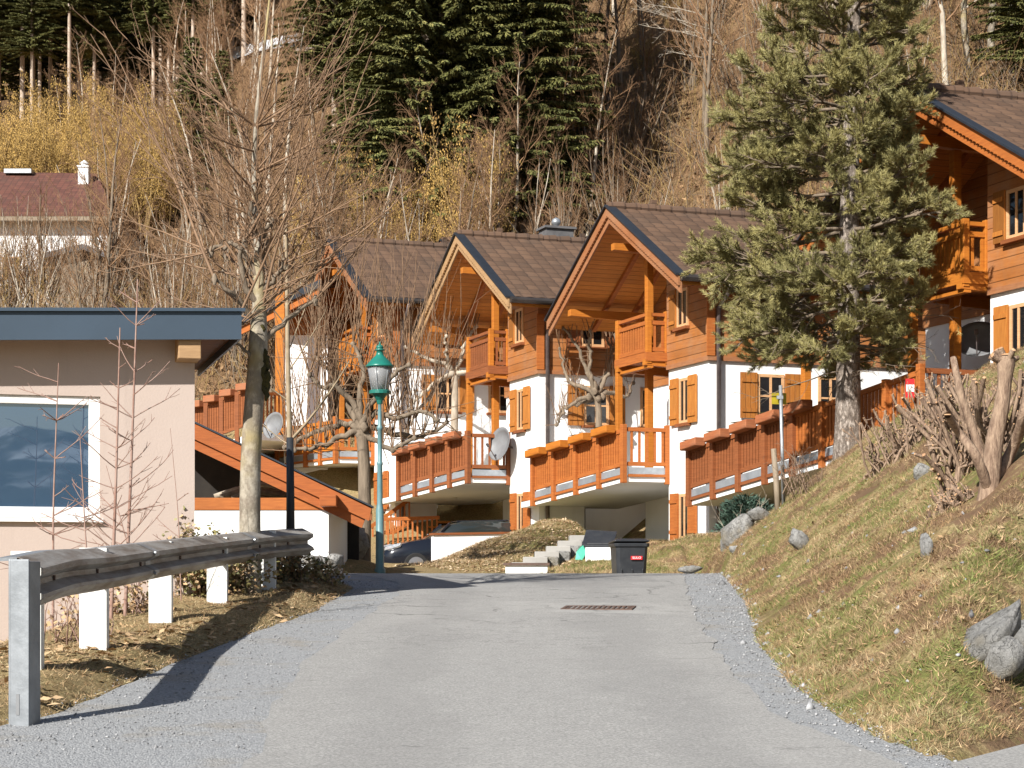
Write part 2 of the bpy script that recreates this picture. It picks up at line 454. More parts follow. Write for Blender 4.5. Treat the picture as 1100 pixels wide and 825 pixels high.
def cards_mesh(name, c, d, n, L, W, mats, tri=False, mi=None):
    """Many small leaf faces: centres c, long axes d, normals n, lengths L, widths W."""
    d = d / (np.linalg.norm(d, axis=1)[:, None] + 1e-9)
    s = np.cross(d, n); s /= np.linalg.norm(s, axis=1)[:, None] + 1e-9
    L = np.asarray(L).reshape(-1, 1); W = np.asarray(W).reshape(-1, 1)
    if tri:
        v = np.stack([c - s * W / 2, c + s * W / 2, c + d * L], 1)
    else:
        nn = np.cross(s, d)
        v = np.stack([c, c + d * L * .5 + s * W / 2 + nn * W * .12, c + d * L, c + d * L * .5 - s * W / 2 + nn * W * .12], 1)
    k = v.shape[1]
    f = np.arange(len(c) * k).reshape(-1, k)
    return np_mesh(name, v.reshape(-1, 3), [f], mats, mi)

def interp(x, xs, ys): return np.interp(x, xs, ys)
def sstep(x, a, b):
    t = np.clip((x - a) / (b - a), 0, 1); return t * t * (3 - 2 * t)
def vnoise(X, Y, sc, seed=0):
    """cheap smooth value noise, vectorised, about -1..1."""
    x = np.asarray(X, float) * sc + seed * 17.3; y = np.asarray(Y, float) * sc + seed * 5.1
    xi = np.floor(x); yi = np.floor(y); fx = x - xi; fy = y - yi
    fx = fx * fx * (3 - 2 * fx); fy = fy * fy * (3 - 2 * fy)
    def h(a, b):
        q = np.sin(a * 127.1 + b * 311.7 + seed * 74.7) * 43758.5453
        return (q - np.floor(q)) * 2 - 1
    return (h(xi, yi) * (1 - fx) + h(xi + 1, yi) * fx) * (1 - fy) + (h(xi, yi + 1) * (1 - fx) + h(xi + 1, yi + 1) * fx) * fy

# ------------------------------------------------------------------ terrain
def road_z(Y):
    return interp(Y, [-20, 0, 25, 27, 28.2, 29.2, 30.5, 32, 40, 60], [-1.75, -1.6, -.163, -.055, -.012, -.06, -.3, -.5, -.45, 0])
def edge_l(Y): return interp(Y, [-20, 9, 10.5, 11.3, 12.1, 13.4, 16.9, 20.8, 24.4, 25.6, 27, 29, 60], [-9, -7, -4.4, -3.2, -2.94, -2.86, -2.58, -2.16, -2.06, -2.4, -3.1, -4.5, -4.5])
def edge_r(Y): return interp(Y, [-20, 9.8, 10.2, 11.07, 13.4, 16.9, 21.5, 27, 29, 31, 60], [2.3, 2.3, 2.3, 2.1, 2.0, 2.2, 2.68, 3.05, 3.2, 3.3, 3.3])
CP = np.array([(-6, 30, .0), (-4, 30, .0), (-3.2, 29, .05), (-2, 32, .05), (-3.3, 33.5, .25), (-1.5, 34, .02), (0, 32, -.5), (2, 32, -.5), (1.2, 31, -.5), (-2.6, 43, -.2), (-3.2, 49, -.1), (-1, 50.5, -.05), (-4.8, 51.5, .5), (-4.5, 47, .3), (-3.3, 40, .1), (-2.2, 39, -.05),
    (-.9, 38.2, .22), (-.2, 39.4, .42), (.35, 40.6, .72), (.7, 41.6, .95), (1.05, 43, 1.2), (-.5, 44, .1), (2.3, 43, .68), (3.4, 42.4, .7), (3.0, 40, .62), (1.9, 40, .55), (2.6, 38, .47), (1.6, 37.2, .3), (1.0, 36, .06),
    (3.5, 37, .55), (4.3, 38.5, .8), (2.5, 35.3, .16), (2.3, 34, -.1), (3, 33.4, 0.), (.3, 36.2, .04), (-.2, 35.5, -.05), (6, 40, 1.1), (9, 38, 3), (2.4, 47.5, .8), (-6, 56, 2.0), (-8, 58, 3.0), (4, 52, 1.5), (8, 46, 2), (12, 36, 4.6), (15, 30, 6.5),
    (-8, 40, 0), (-10, 50, 1.5), (-7, 46, .8), (-12, 30, -1.2), (20, 40, 8), (-20, 45, 0), (-20, 30, -1.5), (25, 55, 12), (14, 50, 5), (-12, 58, 4.5), (-6, 60, 4.5), (0, 58, 3), (8, 56, 4)])
def back_z(X, Y):
    X = np.asarray(X, float); Y = np.asarray(Y, float)
    num = 0; den = 0
    for cx, cy, cz in CP:
        w = 1 / (((X - cx) ** 2 + ((Y - cy) * .85) ** 2) + .12) ** 2
        num = num + w * cz; den = den + w
    return num / den
def hill_z(X, Y):
    th = X / np.maximum(Y, 1)
    a = interp(Y, [0, 48, 57, 64, 78, 92, 102, 130, 200, 400], [-20, .3, 1.6, 7.2, 10.0, 12.8, 17.5, 26, 50, 130])
    b = interp(Y, [0, 55, 70, 85, 100, 140, 400], [-20, 1.5, 9, 16.5, 25, 48, 210])
    c = interp(Y, [0, 46, 60, 80, 120, 400], [-25, 3, 10, 22.5, 52, 240])
    t1 = sstep(th, -.2, -.02); t2 = sstep(th, -.02, .2)
    z = a * (1 - t1) + b * t1
    return z * (1 - t2) + c * t2
def ground_z(X, Y):
    X = np.asarray(X, float); Y = np.asarray(Y, float)
    r = road_z(Y); el = edge_l(Y); er = edge_r(Y)
    rb = np.minimum(-1.6 + .0575 * Y, .12)
    d = np.minimum(X - er, np.where(X > 2.3, (Y - 10.2 - (X - 2.3) * 1.18) * .65, 9))
    k = .70 + .10 * sstep(Y, 18, 28)
    dd = np.maximum(d, 0)
    bank = r * (1 - sstep(dd, 0, .6)) + rb * sstep(dd, 0, .6) + k * (dd - .12 * (1 - np.exp(-dd / .12))) - .24 * np.maximum(dd - 3.1, 0)
    bank = bank + (vnoise(X, Y, .9, 1) * .09 + vnoise(X, Y, 2.7, 2) * .05 + vnoise(X, Y, 5, 3) * .045) * sstep(dd, .05, .6)
    l = np.maximum(el - X, 0)
    verge = r + .13 * sstep(l, 0, .35) - 1.05 * sstep(l, 1.5, 2.8) + (vnoise(X, Y, 3, 4) * .03) * sstep(l, .02, .3)
    f = np.where(d > 0, bank, np.where(l > 0, verge, r))
    s = np.where(X > er, sstep(Y, 33.3, 37.5), sstep(Y, 29.5, 34.0))
    bz = back_z(X, Y) + vnoise(X, Y, 1.3, 5) * .04 + vnoise(X, Y, 4, 6) * .015
    f = f * (1 - s) + bz * s
    hz = hill_z(X, Y)
    hs = sstep(Y, 46, 60)
    hz = hz + vnoise(X, Y, .12, 7) * 1.0 * hs + vnoise(X, Y, .4, 8) * .25 * hs
    return np.where(Y > 44, np.maximum(f * (1 - sstep(Y, 58, 66)) + hz * sstep(Y, 58, 66), hz), f)
def gz(x, y): return float(ground_z(np.array([x]), np.array([y]))[0])
def G(px, Y, dz=0.0):
    x = (px - 550) / F * Y
    return (x, Y, gz(x, Y) + dz)

def grid_mesh(name, xs, ys, zfun, mat, smooth=True):
    X, Y = np.meshgrid(xs, ys)
    Z = zfun(X, Y)
    nx, ny = len(xs), len(ys)
    i = np.arange(ny - 1)[:, None] * nx + np.arange(nx - 1)[None, :]
    f = np.stack([i, i + 1, i + nx + 1, i + nx], -1).reshape(-1, 4)
    me = np_mesh(name, np.stack([X, Y, Z], -1).reshape(-1, 3), [f], [mat], None, smooth)
    return me

def near_ground(X, Y):
    z = ground_z(X, Y)
    inside = (X > edge_l(Y) - .02) & (Y < 31.2) & (X < edge_r(Y) + .02)
    inside2 = (X > 2.2) & (Y < 10.2 + (X - 2.3) * 1.18)
    return np.where(inside | inside2, z - .05, z)
xs = np.concatenate([np.arange(-16, -5, .5), np.arange(-5, 9, .1), np.arange(9, 18.01, .5)])
ys = np.concatenate([np.arange(-12, 6, 1), np.arange(6, 36, .1), np.arange(36, 62.01, .25)])
structure(link('ground', grid_mesh('ground', xs, ys, near_ground, 'turf')))
xs = np.concatenate([np.arange(-260, -40, 6), np.arange(-40, 40, 1.0), np.arange(40, 261, 6)])
ys = np.concatenate([np.arange(-12, 44, 4), np.arange(44, 120, 1.0), np.arange(120, 430, 5)])
def far_ground(X, Y):
    z = np.where(np.abs(X) > 16.5, ground_z(np.clip(X, -60, 60), np.maximum(Y, 44)) * sstep(Y, 20, 46) + np.where(X > 0, 5, -2.0) * (1 - sstep(Y, 20, 46)), ground_z(X, Y))
    z = np.where(Y < 12, -3.0, z)
    inside = (np.abs(X) < 17) & (Y < 61)
    return np.where(inside, z - 1.2, z - .02)
structure(link('hillside', grid_mesh('hillside', xs, ys, far_ground, 'hill_turf')))

def strip_sheet(name, lf, rf, y0, y1, dy, ncol, dz, mat, rag=0.0):
    ys = np.arange(y0, y1, dy); t = np.linspace(0, 1, ncol)
    L = lf(ys); Rr = rf(ys)
    if rag:
        L = L + rag * (vnoise(ys, 0 * ys, 1.1, 21) + .6 * vnoise(ys, 0 * ys, 4, 22)); Rr = Rr + rag * (vnoise(ys, 0 * ys, 1.3, 23) + .6 * vnoise(ys, 0 * ys, 5, 24))
    X = L[:, None] * (1 - t) + Rr[:, None] * t; Y = np.repeat(ys[:, None], ncol, 1)
    Z = road_z(Y) + dz
    i = np.arange(len(ys) - 1)[:, None] * ncol + np.arange(ncol - 1)[None, :]
    f = np.stack([i, i + 1, i + ncol + 1, i + ncol], -1).reshape(-1, 4)
    return structure(link(name, np_mesh(name, np.stack([X, Y, Z], -1).reshape(-1, 3), [f], [mat], None, True)))
def er_wide(Y): return np.where(Y < 10.2, edge_r(Y) + (10.2 - Y) * .0 + 6, edge_r(Y))
strip_sheet('gravel_shoulder', lambda y: edge_l(y) + .0, lambda y: edge_r(y) + .06, 5, 31.2, .1, 30, -.006, 'gravel_mat', .05)
al = lambda Y: interp(Y, [-12, 9.9, 12.35, 15.3, 20.1, 23, 25.5, 28.4, 31, 60], [-1.2, -1.39, -1.6, -1.68, -1.56, -1.38, -1.5, -2.6, -4, -4])
ar = lambda Y: interp(Y, [-12, 10, 11.9, 14.6, 20.1, 28.8, 31, 60], [2.2, 2.05, 1.72, 1.70, 1.98, 2.62, 2.9, 2.9])
strip_sheet('road', al, ar, -10, 31.2, .1, 40, 0, 'asphalt', .06)
# side drive at the lower right, beyond the tip of the bank
sd = MB()
pts = [(2.34, 10.0), (2.95, 10.72), (3.6, 11.49), (5.2, 13.38), (5.2, 5), (2.3, 5)]
sd.add([(x, y, road_z(y) - .002) for x, y in pts], [tuple(range(len(pts) - 1, -1, -1))])
structure(sd.build('side_road', 'asphalt'))
for nm, pl, zf in (('carport_floor', [(1.85, 41.6), (3.75, 42.0), (4.3, 49.5), (1.9, 48.8)], .74), ('hidden_bounce_slab', [(-4.2, 47.5), (-.4, 47.0), (-.3, 55.5), (-4.6, 55.0)], .02)):  # second slab is out of view, added to bounce light under the terrace
    cf = MB(); cf.add([(x, y, zf) for x, y in pl], [(0, 1, 2, 3)]); structure(cf.build(nm, 'concrete'))
# far ridge across the valley behind the camera (seen in the large window)
mx = np.linspace(-420, 420, 90); my = np.linspace(-520, -240, 12)
def mz(X, Y):
    t = (-240 - Y) / 280
    return -4 + t * (30 + 30 * vnoise(X, 0 * X, .012, 31) + 12 * vnoise(X, Y, .04, 32)) * 1.0
structure(link('mountains', grid_mesh('mountains', mx, my, mz, 'far_forest')))
# ------------------------------------------------------------------ chalets
CA, SA = math.cos(ANG), math.sin(ANG)
W_, EO, GO, ZE, SL, ZC, L_ = 6.44, .60, 1.02, 6.235, .559, 4.615, 9.6
ZA = ZE + SL * (W_ / 2 + EO)
V1, U1 = 2.05, 1.5
def roof_h(v): return ZA - SL * abs(v - W_ / 2)

def tile_roof(u0, u1, flip=False):
    """Two tiled slopes: stepped courses with a wavy section."""
    V = []; FF = []; o = 0
    nu = int((u1 - u0) / .075); us = np.linspace(u0, u1, nu + 1)
    wave = .022 * np.abs(np.sin(np.pi * us / .30)) ** .7
    rows = 14
    for sgn in (-1, 1):
        prof = []
        for r in range(rows):
            a = (W_ / 2 + EO) * (1 - r / rows); b = (W_ / 2 + EO) * (1 - (r + 1) / rows)
            prof += [(a, .035), (b + .004, .0)]
        p = np.array(prof)
        v = W_ / 2 + sgn * p[:, 0]; z = ZA - SL * p[:, 0] + p[:, 1]
        n = len(p)
        X = np.repeat(us[None], n, 0); Y = np.repeat(v[:, None], nu + 1, 1); Z = z[:, None] + wave[None]
        V.append(np.stack([X, Y, Z], -1).reshape(-1, 3))
        i = np.arange(n - 1)[:, None] * (nu + 1) + np.arange(nu)[None]
        f = np.stack([i, i + 1, i + nu + 2, i + nu + 1], -1).reshape(-1, 4)
        if sgn > 0: f = f[:, ::-1]
        FF.append(f + o); o += len(V[-1])
    return np.concatenate(V), np.concatenate(FF)
TV, TF = tile_roof(-GO + .1, L_)

def roof_body():
    b = MB()
    # closed boarding below the tiles
    for s in (-1, 1):
        e = W_ / 2 + s * (W_ / 2 + EO - .02)
        ze = ZA - SL * (W_ / 2 + EO - .02)
        b.prism([(-GO + .06, W_ / 2, ZA - .03), (-GO + .06, e, ze - .03), (-GO + .06, e, ze - .19), (-GO + .06, W_ / 2, ZA - .19)], (L_ + GO - .06, 0, 0))
    return b

def window(par, o, r, n, w, h, name='window', shutters=('l', 'r'), sw=None, mat='wood_frame', shmat='wood_shutter', sill=True, bars=(1, 1), label=None):
    """o: bottom centre on the wall face, r: unit vector along the wall, n: outward normal (both axis aligned)."""
    o = Vector(o); r = Vector(r); n = Vector(n); z = Vector((0, 0, 1))
    def bx(m, a0, a1, z0, z1, d0, d1):
        p = [o + r * a + z * c + n * d for a, d, c in ((a0, d0, z0), (a1, d0, z0), (a1, d1, z0), (a0, d1, z0), (a0, d0, z1), (a1, d0, z1), (a1, d1, z1), (a0, d1, z1))]
        m.hexa(p)
    f = MB(); t = .065
    bx(f, -w / 2, -w / 2 + t, 0, h, -.04, .035); bx(f, w / 2 - t, w / 2, 0, h, -.04, .035)
    bx(f, -w / 2 + t, w / 2 - t, 0, t, -.04, .03); bx(f, -w / 2 + t, w / 2 - t, h - t, h, -.04, .03)
    nv, nh = bars
    for i in range(nv):
        c = -w / 2 + w * (i + 1) / (nv + 1); bx(f, c - .028, c + .028, t, h - t, -.02, .028)
    for i in range(nh):
        c = h * (i + 1) / (nh + 1); bx(f, -w / 2 + t, w / 2 - t, c - .02, c + .02, -.015, .024)
    fr = f.build(name, mat, par)
    g = MB(); bx(g, -w / 2 + t - .01, w / 2 - t + .01, t - .01, h - t + .01, -.03, .012); g.build('pane', 'pane_dark', fr)
    if sill:
        s = MB(); bx(s, -w / 2 - .06, w / 2 + .06, -.07, -.005, -.02, .11); s.build('sill', 'wood_red', fr)
    sw = sw or w / 2
    for side in shutters:
        m = MB(); sg = -1 if side == 'l' else 1
        a0, a1 = sorted((sg * (w / 2 + .015), sg * (w / 2 + .015 + sw)))
        bx(m, a0, a1, -.02, h + .02, .03, .07)
        for q in (.16, .84): bx(m, a0 + .02, a1 - .02, h * q - .04, h * q + .04, .071, .095)
        m.build('shutter', shmat, fr)
    return fr

def rail_section(mb, a, b, ztop, zbot, gap, bw, th=.03, dza=0.0, dzb=0.0, solid=False):
    """Rails and upright boards from a to b (2D points); dza/dzb: slope offsets."""
    a = Vector((a[0], a[1], 0)); b = Vector((b[0], b[1], 0)); L = (b - a).length
    def pt(t, z): q = a + (b - a) * t; return Vector((q.x, q.y, z + dza + (dzb - dza) * t))
    mb.bar(pt(0, ztop), pt(1, ztop), .075, .09)
    mb.bar(pt(0, zbot), pt(1, zbot), .06, .09)
    n = max(2, int(L / (bw + gap)))
    for i in range(n):
        t = (i + .5) / n
        mb.bar(pt(t, zbot + .04), pt(t, ztop - .04), bw, th, up=(b - a).normalized().cross(Vector((0, 0, 1))))

def chalet(loc, label, N=None, Fw=None, zF=None, sections=4, planters=(), planter_label='', rail='wood_mid', board='wood_red', barge='wood_barge', siding='wood_siding', dish=None, chimney=None, extra_col=None, base=-1.4, terrace=True, roofmat='roof_tile', pgroup='', scale=1.0, wallv=6.0, upper=False, near_board=None, bal_board=None):
    h = thing('chalet', label, 'chalet', loc, ANG); h.scale = (scale,) * 3
    # walls
    p = MB()
    p.box(0, L_, 0, V1, 1.9, ZC); p.box(U1, L_, V1, W_, 1.9, ZC)
    p.box(0, 1.17, 0, V1, base, 1.9); p.box(1.17, 1.40, V1 - 1.4, V1 + .9, base, 1.9); p.box(1.4, L_, 2.6, W_, base, 1.9)
    p.build('plaster_wall', 'plaster_white', h)
    c = MB()
    def clad(v0, v1, u0, um):
        vs = [v0] + ([W_ / 2] if v0 < W_ / 2 < v1 else []) + [v1]
        c.prism([(u0, v0, ZC - .02), (u0, v1, ZC - .02)] + [(u0, v, roof_h(v) - .2) for v in reversed(vs)], (um - u0, 0, 0))
    clad(-.045, V1 + .02, -.045, L_); clad(V1 + .021, W_ + .045, U1 - .045, L_)
    c.build('wood_cladding', siding, h)
    s = MB(); s.box(-.07, L_, -.07, -.046, ZC - .06, ZC + .04); s.box(-.07, -.046, -.046, V1, ZC - .06, ZC + .04)
    s.build('skirt_board', 'wood_barge', h)
    cp = MB(); cp.box(-.085, .10, -.085, -.046, ZC + .04, ZE - .25); cp.build('corner_board', 'wood_mid', h)
    # roof
    r = link('roof', np_mesh('roof', TV, [TF], [roofmat]), h)
    roof_body().build('boarding', 'wood_soffit', r)
    rc = MB()
    k = 0
    u = -GO + .02
    while u < L_ - .4:
        rc.tube([(u, W_ / 2, ZA + .02), (u + .40, W_ / 2, ZA + .035)], [.105, .125], 10); u += .38; k += 1
        if k % 6 == 3: rc.box(u - .05, u + .07, W_ / 2 - .06, W_ / 2 + .06, ZA + .1, ZA + .24)
    rc.build('ridge_cap', roofmat, r)
    fl = MB()
    for sg in (-1, 1):
        e = W_ / 2 + sg * (W_ / 2 + EO + .02); ze = ZA - SL * (W_ / 2 + EO + .02)
        fl.prism([(-GO - .06, W_ / 2, ZA + .06), (-GO - .06, e, ze + .06), (-GO - .06, e, ze + .02), (-GO - .06, W_ / 2, ZA + .02)], (.24, 0, 0))
    fl.build('verge_flashing', 'flash_dark', r)
    for sg in (-1, 1):
        e = W_ / 2 + sg * (W_ / 2 + EO); ze = ZA - SL * (W_ / 2 + EO)
        b = MB()
        b.prism([(-GO, W_ / 2, ZA + .015), (-GO, e, ze + .015), (-GO, e, ze - .20), (-GO, W_ / 2, ZA - .20)], (.045, 0, 0))
        b.prism([(-GO + .055, W_ / 2, ZA - .12), (-GO + .055, e, ze - .12), (-GO + .055, e, ze - .36), (-GO + .055, W_ / 2, ZA - .36)], (.04, 0, 0))
        for j in range(38):        # carved notches along the lower edge
            t = (j + .5) / 38
            v = W_ / 2 + (e - W_ / 2) * t; z = ZA + (ze - ZA) * t - .205
            b.box(-GO - .006, -GO + .03, v - .018, v + .018, z - .006, z + .012)
        b.build('barge_board', barge, h)
    gt = MB()
    for v in (-EO - .06, W_ + EO + .06):
        gt.tube([(-GO + .05, v, ZE - .04), (L_, v, ZE - .045)], .075, 10)
    gt.build('gutter', 'gutter_brown', h)
    for v, uu in ((-.10, .18),):
        d = MB(); d.tube([(uu, -EO - .06, ZE - .08), (uu, -EO + .02, ZE - .28), (uu, v, ZE - .55), (uu, v, base)], .052, 10)
        d.build('downpipe', 'pipe_grey', h, True)
    for v, u0, dz in ((W_ / 2, -.88, .82), (.12, -.72, .20), (W_ - .45, -.84, .42)):
        z1 = roof_h(v) - dz
        m = MB(); m.hexa([(u0, v - .09, z1 - .16), (2.2, v - .09, z1 - .28), (2.2, v + .09, z1 - .28), (u0, v + .09, z1 - .16), (u0, v - .09, z1), (2.2, v - .09, z1), (2.2, v + .09, z1), (u0, v + .09, z1)])
        m.build('purlin', 'wood_orange', h, bevel=.012)
    rf = MB()
    for uu in (.2, 1.0):
        for sg in (-1, 1):
            a = (uu, W_ / 2 + sg * .1, ZA - .27); b2 = (uu, W_ / 2 + sg * (W_ / 2 + EO - .1), ZA - .27 - SL * (W_ / 2 + EO - .2))
            rf.bar(a, b2, .10, .14)
    rf.build('rafter', 'wood_mid', h)
    # upper balcony
    bl = MB(); bl.box(-.52, U1, V1 + .03, 3.86, 4.80, 4.92)
    bal = bl.build('balcony', 'wood_mid', h)
    jb = MB()
    for v in (V1 + .12, 3.70):
        jb.hexa([(-.56, v - .08, 4.66), (U1, v - .08, 4.55), (U1, v + .08, 4.55), (-.56, v + .08, 4.66), (-.56, v - .08, 4.795), (U1, v - .08, 4.795), (U1, v + .08, 4.795), (-.56, v + .08, 4.795)])
    jb.box(-.50, -.36, V1 + .05, 3.84, 4.60, 4.66)
    jb.build('bracket', 'wood_orange', bal)
    fc = MB(); fc.bar((-.54, V1 + .02, 4.85), (-.54, 3.86, 4.85), .03, .2); fc.bar((-.54, V1 + .015, 4.85), (.0, V1 + .015, 4.85), .03, .2); fc.build('fascia', bal_board or board, bal)
    q = MB(); rail_section(q, (-.47, V1 + .1), (-.47, 3.70), 5.62, 5.02, .045, .085)
    q.bar((-.47, V1 + .1, 5.80), (-.47, 3.70, 5.80), .10, .07)
    q.build('balustrade', bal_board or board, bal)
    q = MB(); rail_section(q, (-.42, V1 + .08), (-.02, V1 + .08), 5.62, 5.02, .10, .06); q.bar((-.42, V1 + .08, 5.80), (-.02, V1 + .08, 5.80), .09, .07)
    q.build('balustrade', bal_board or rail, bal)
    for x, y in ((-.47, V1 + .08), (-.02, V1 + .08)):
        q = MB(); q.box(x - .06, x + .06, y - .06, y + .06, 4.70, 5.88); q.build('post', 'wood_orange', bal, bevel=.008)
    q = MB(); q.box(-.55, -.41, 3.70, 3.84, 2.1, 5.86); q.build('column', 'wood_orange', h, bevel=.01)
    q = MB(); q.box(-.08, .08, 3.05, 3.21, 2.1, ZA - 1.06); q.build('column', 'wood_orange', h, bevel=.01)
    # windows of the gable side
    window(h, (0, 1.2, 3.30), (0, 1, 0), (-1, 0, 0), .50, 1.0, sw=.40, bars=(1, 0))
    window(h, (-.045, 1.2, 5.42), (0, 1, 0), (-1, 0, 0), .55, .85, sw=.32, bars=(1, 0), sill=True, shutters=('r',))
    window(h, (0, 1.2, .74), (0, 1, 0), (-1, 0, 0), .50, 1.0, sw=.40, bars=(1, 0), shmat='wood_mid')
    # recess: glazed doors behind terrace and balcony
    window(h, (U1, 3.1, 2.3), (0, 1, 0), (-1, 0, 0), .9, 2.0, name='glazed_door', shutters=(), bars=(1, 1), sill=False)
    window(h, (U1 - .045, 3.1, 4.95), (0, 1, 0), (-1, 0, 0), .9, 1.9, name='glazed_door', shutters=(), bars=(1, 1), sill=False)
    # side facing the road
    window(h, (1.47, 0, 3.36), (1, 0, 0), (0, -1, 0), .66, .95, sw=.40, bars=(1, 1))
    window(h, (2.95, 0, 3.36), (1, 0, 0), (0, -1, 0), .62, .95, sw=.36, bars=(1, 1), shutters=('r',))
    if upper: window(h, (1.35, -.045, 5.25), (1, 0, 0), (0, -1, 0), .62, .8, sw=.36, bars=(1, 0), shmat='wood_red')
    window(h, (5.6, 0, 3.36), (1, 0, 0), (0, -1, 0), .66, .95, sw=.40, bars=(1, 1))
    if chimney:
        cu, cv = chimney
        q = MB(); q.box(cu - .38, cu + .38, cv - .28, cv + .28, roof_h(cv) - .3, ZA + .38); q.box(cu - .44, cu + .44, cv - .34, cv + .34, ZA + .38, ZA + .44)
        ch = q.build('chimney', 'chimney_grey', r)
        q = MB(); q.lathe([(.08, 0), (.08, .08), (.12, .10), (.13, .16), (.10, .23), (.03, .27)], 12, (cu, cv, ZA + .44)); q.build('chimney_cowl', 'galvanised', ch, True)
    if extra_col:
        q = MB(); q.box(extra_col[0] - .08, extra_col[0] + .08, extra_col[1] - .08, extra_col[1] + .08, 1.6, ZC + .1); q.build('column', 'wood_orange', h, bevel=.01)
    if not terrace: return h
    # terrace over the carport
    rot = Matrix.Rotation(-ANG, 2)
    def loc2(P2): return rot @ (Vector((P2[0], P2[1])) - Vector((loc[0], loc[1]))) / scale
    n = Vector(N) if N is not None else Vector((-1.08, V1))
    f = loc2(Fw); df = (zF - loc[2]) / scale - 2.01
    fi = f + Vector((2.0, .4)); ni = Vector((U1 + .3, V1 + .02)); nw = Vector((0.0, n.y if N is None else n.y + .05))
    ni = Vector((1.45, nw.y))
    t = MB()
    def slab(z0, z1, k=0.0):
        pl = [n, nw, ni, Vector((1.45, wallv)), Vector((f.x + .35, wallv)), f]
        dz = [0, 0, 0, df, df, df]
        lo = [(a.x, a.y, z0 + d) for a, d in zip(pl, dz)]; hi = [(a.x, a.y, z1 + d) for a, d in zip(pl, dz)]
        t.add(lo + hi, [(5, 4, 3, 2, 1, 0), (6, 7, 8, 9, 10, 11)] + [(i, (i + 1) % 6, 6 + (i + 1) % 6, 6 + i) for i in range(6)])
    slab(2.03, 2.17)
    te = t.build('terrace', 'plaster_white', h)
    dirv = (f - n).normalized(); out = Vector((-dirv.y, dirv.x))
    if out.x > 0: out = -out
    st = MB()
    a = n + dirv * .05; b = f - dirv * .05
    st.bar((a.x, a.y, 2.28), (b.x, b.y, 2.28 + df), .03, .15)
    st.bar((n.x + .08, n.y, 2.28), (nw.x - .05, nw.y, 2.28), .03, .15)
    st.build('flashing_strip', 'slab_steel', te)
    lb = MB(); o2 = out * .02
    lb.bar((a.x + o2.x, a.y + o2.y, 2.16), (b.x + o2.x, b.y + o2.y, 2.16 + df), .05, .06)
    lb.bar((n.x + .08, n.y - .02, 2.17), (nw.x - .05, nw.y - .02, 2.17), .05, .06); lb.build('ledge_board', rail, te)
    bm = MB(); sec = (f - n) / sections
    for i in range(sections):
        p0 = n + sec * i; p1 = n + sec * (i + 1)
        rail_section(bm, p0 + dirv * .05, p1 - dirv * .05, 3.17, 2.43, .034, .072, .028, df * i / sections, df * (i + 1) / sections)
        if near_board and i == 3: bm.build('balustrade', near_board, te); bm = MB()
    bm.build('balustrade', board, te)
    bm = MB(); rail_section(bm, (n.x + .07, n.y), (nw.x - .06, nw.y), 3.20, 2.43, .11, .055); bm.build('balustrade', rail, te)
    for i in range(sections + 1):
        p0 = n + sec * i + out * .035; dz = df * i / sections
        q = MB(); q.bar((p0.x, p0.y, 2.00 + dz), (p0.x, p0.y, (3.31 if i == 0 else 3.25) + dz), .12, .12, up=(dirv.x, dirv.y, 0)); q.build('post', near_board if near_board and i < 4 else rail, te, bevel=.008)
    q = MB(); q.box(nw.x - .10, nw.x - .0, nw.y - .055, nw.y + .055, 1.98, 3.31); q.build('post', rail, te, bevel=.008)
    # flower boxes hang on the balustrade: things of their own
    for j, i in enumerate(planters):
        sl = sec.length
        ln = sl * .66
        k = i - 1 + .42
        c = n + sec * (i - .40) + out * .19
        dz = df * (i - .40) / sections
        m = MB()
        hl, hw, hh = ln / 2, .125, .09
        sdz = (df / sections) * .66 / 2
        def cr(a, b2, cz): return (a, b2, cz + (sdz * a / hl))
        prof = [(-hw, -hh * .75), (-hw * .8, -hh), (hw * .8, -hh), (hw, -hh * .75), (hw, hh), (-hw, hh)]
        vs = [cr(-hl, y, z) for y, z in prof] + [cr(hl, y, z) for y, z in prof]; kk = 6
        m.add(vs, [tuple(range(kk)), tuple(range(2 * kk - 1, kk - 1, -1))] + [(x, kk + x, kk + (x + 1) % kk, (x + 1) % kk) for x in range(kk)])
        ob = m.build('flower_box', 'wood_orange' if board == 'wood_mid' else 'wood_planter', None, bevel=.018)
        wl = Matrix.Rotation(ANG, 2) @ c * scale; ob.scale = (scale,) * 3
        ob.location = (loc[0] + wl.x, loc[1] + wl.y, loc[2] + (3.245 + dz) * scale)
        ob.rotation_euler = (0, 0, math.atan2(dirv.y, dirv.x) + ANG)
        so = MB(); so.box(-hl + .03, hl - .03, -hw + .03, hw - .03, hh + .002, hh + .012); so.build('soil', 'moss', ob)
        tag(ob, planter_label[j], 'flower box', pgroup)
    return h

def toworld(loc, u, v, z, k=1.0): return (loc[0] + (CA * u - SA * v) * k, loc[1] + (SA * u + CA * v) * k, loc[2] + z * k)

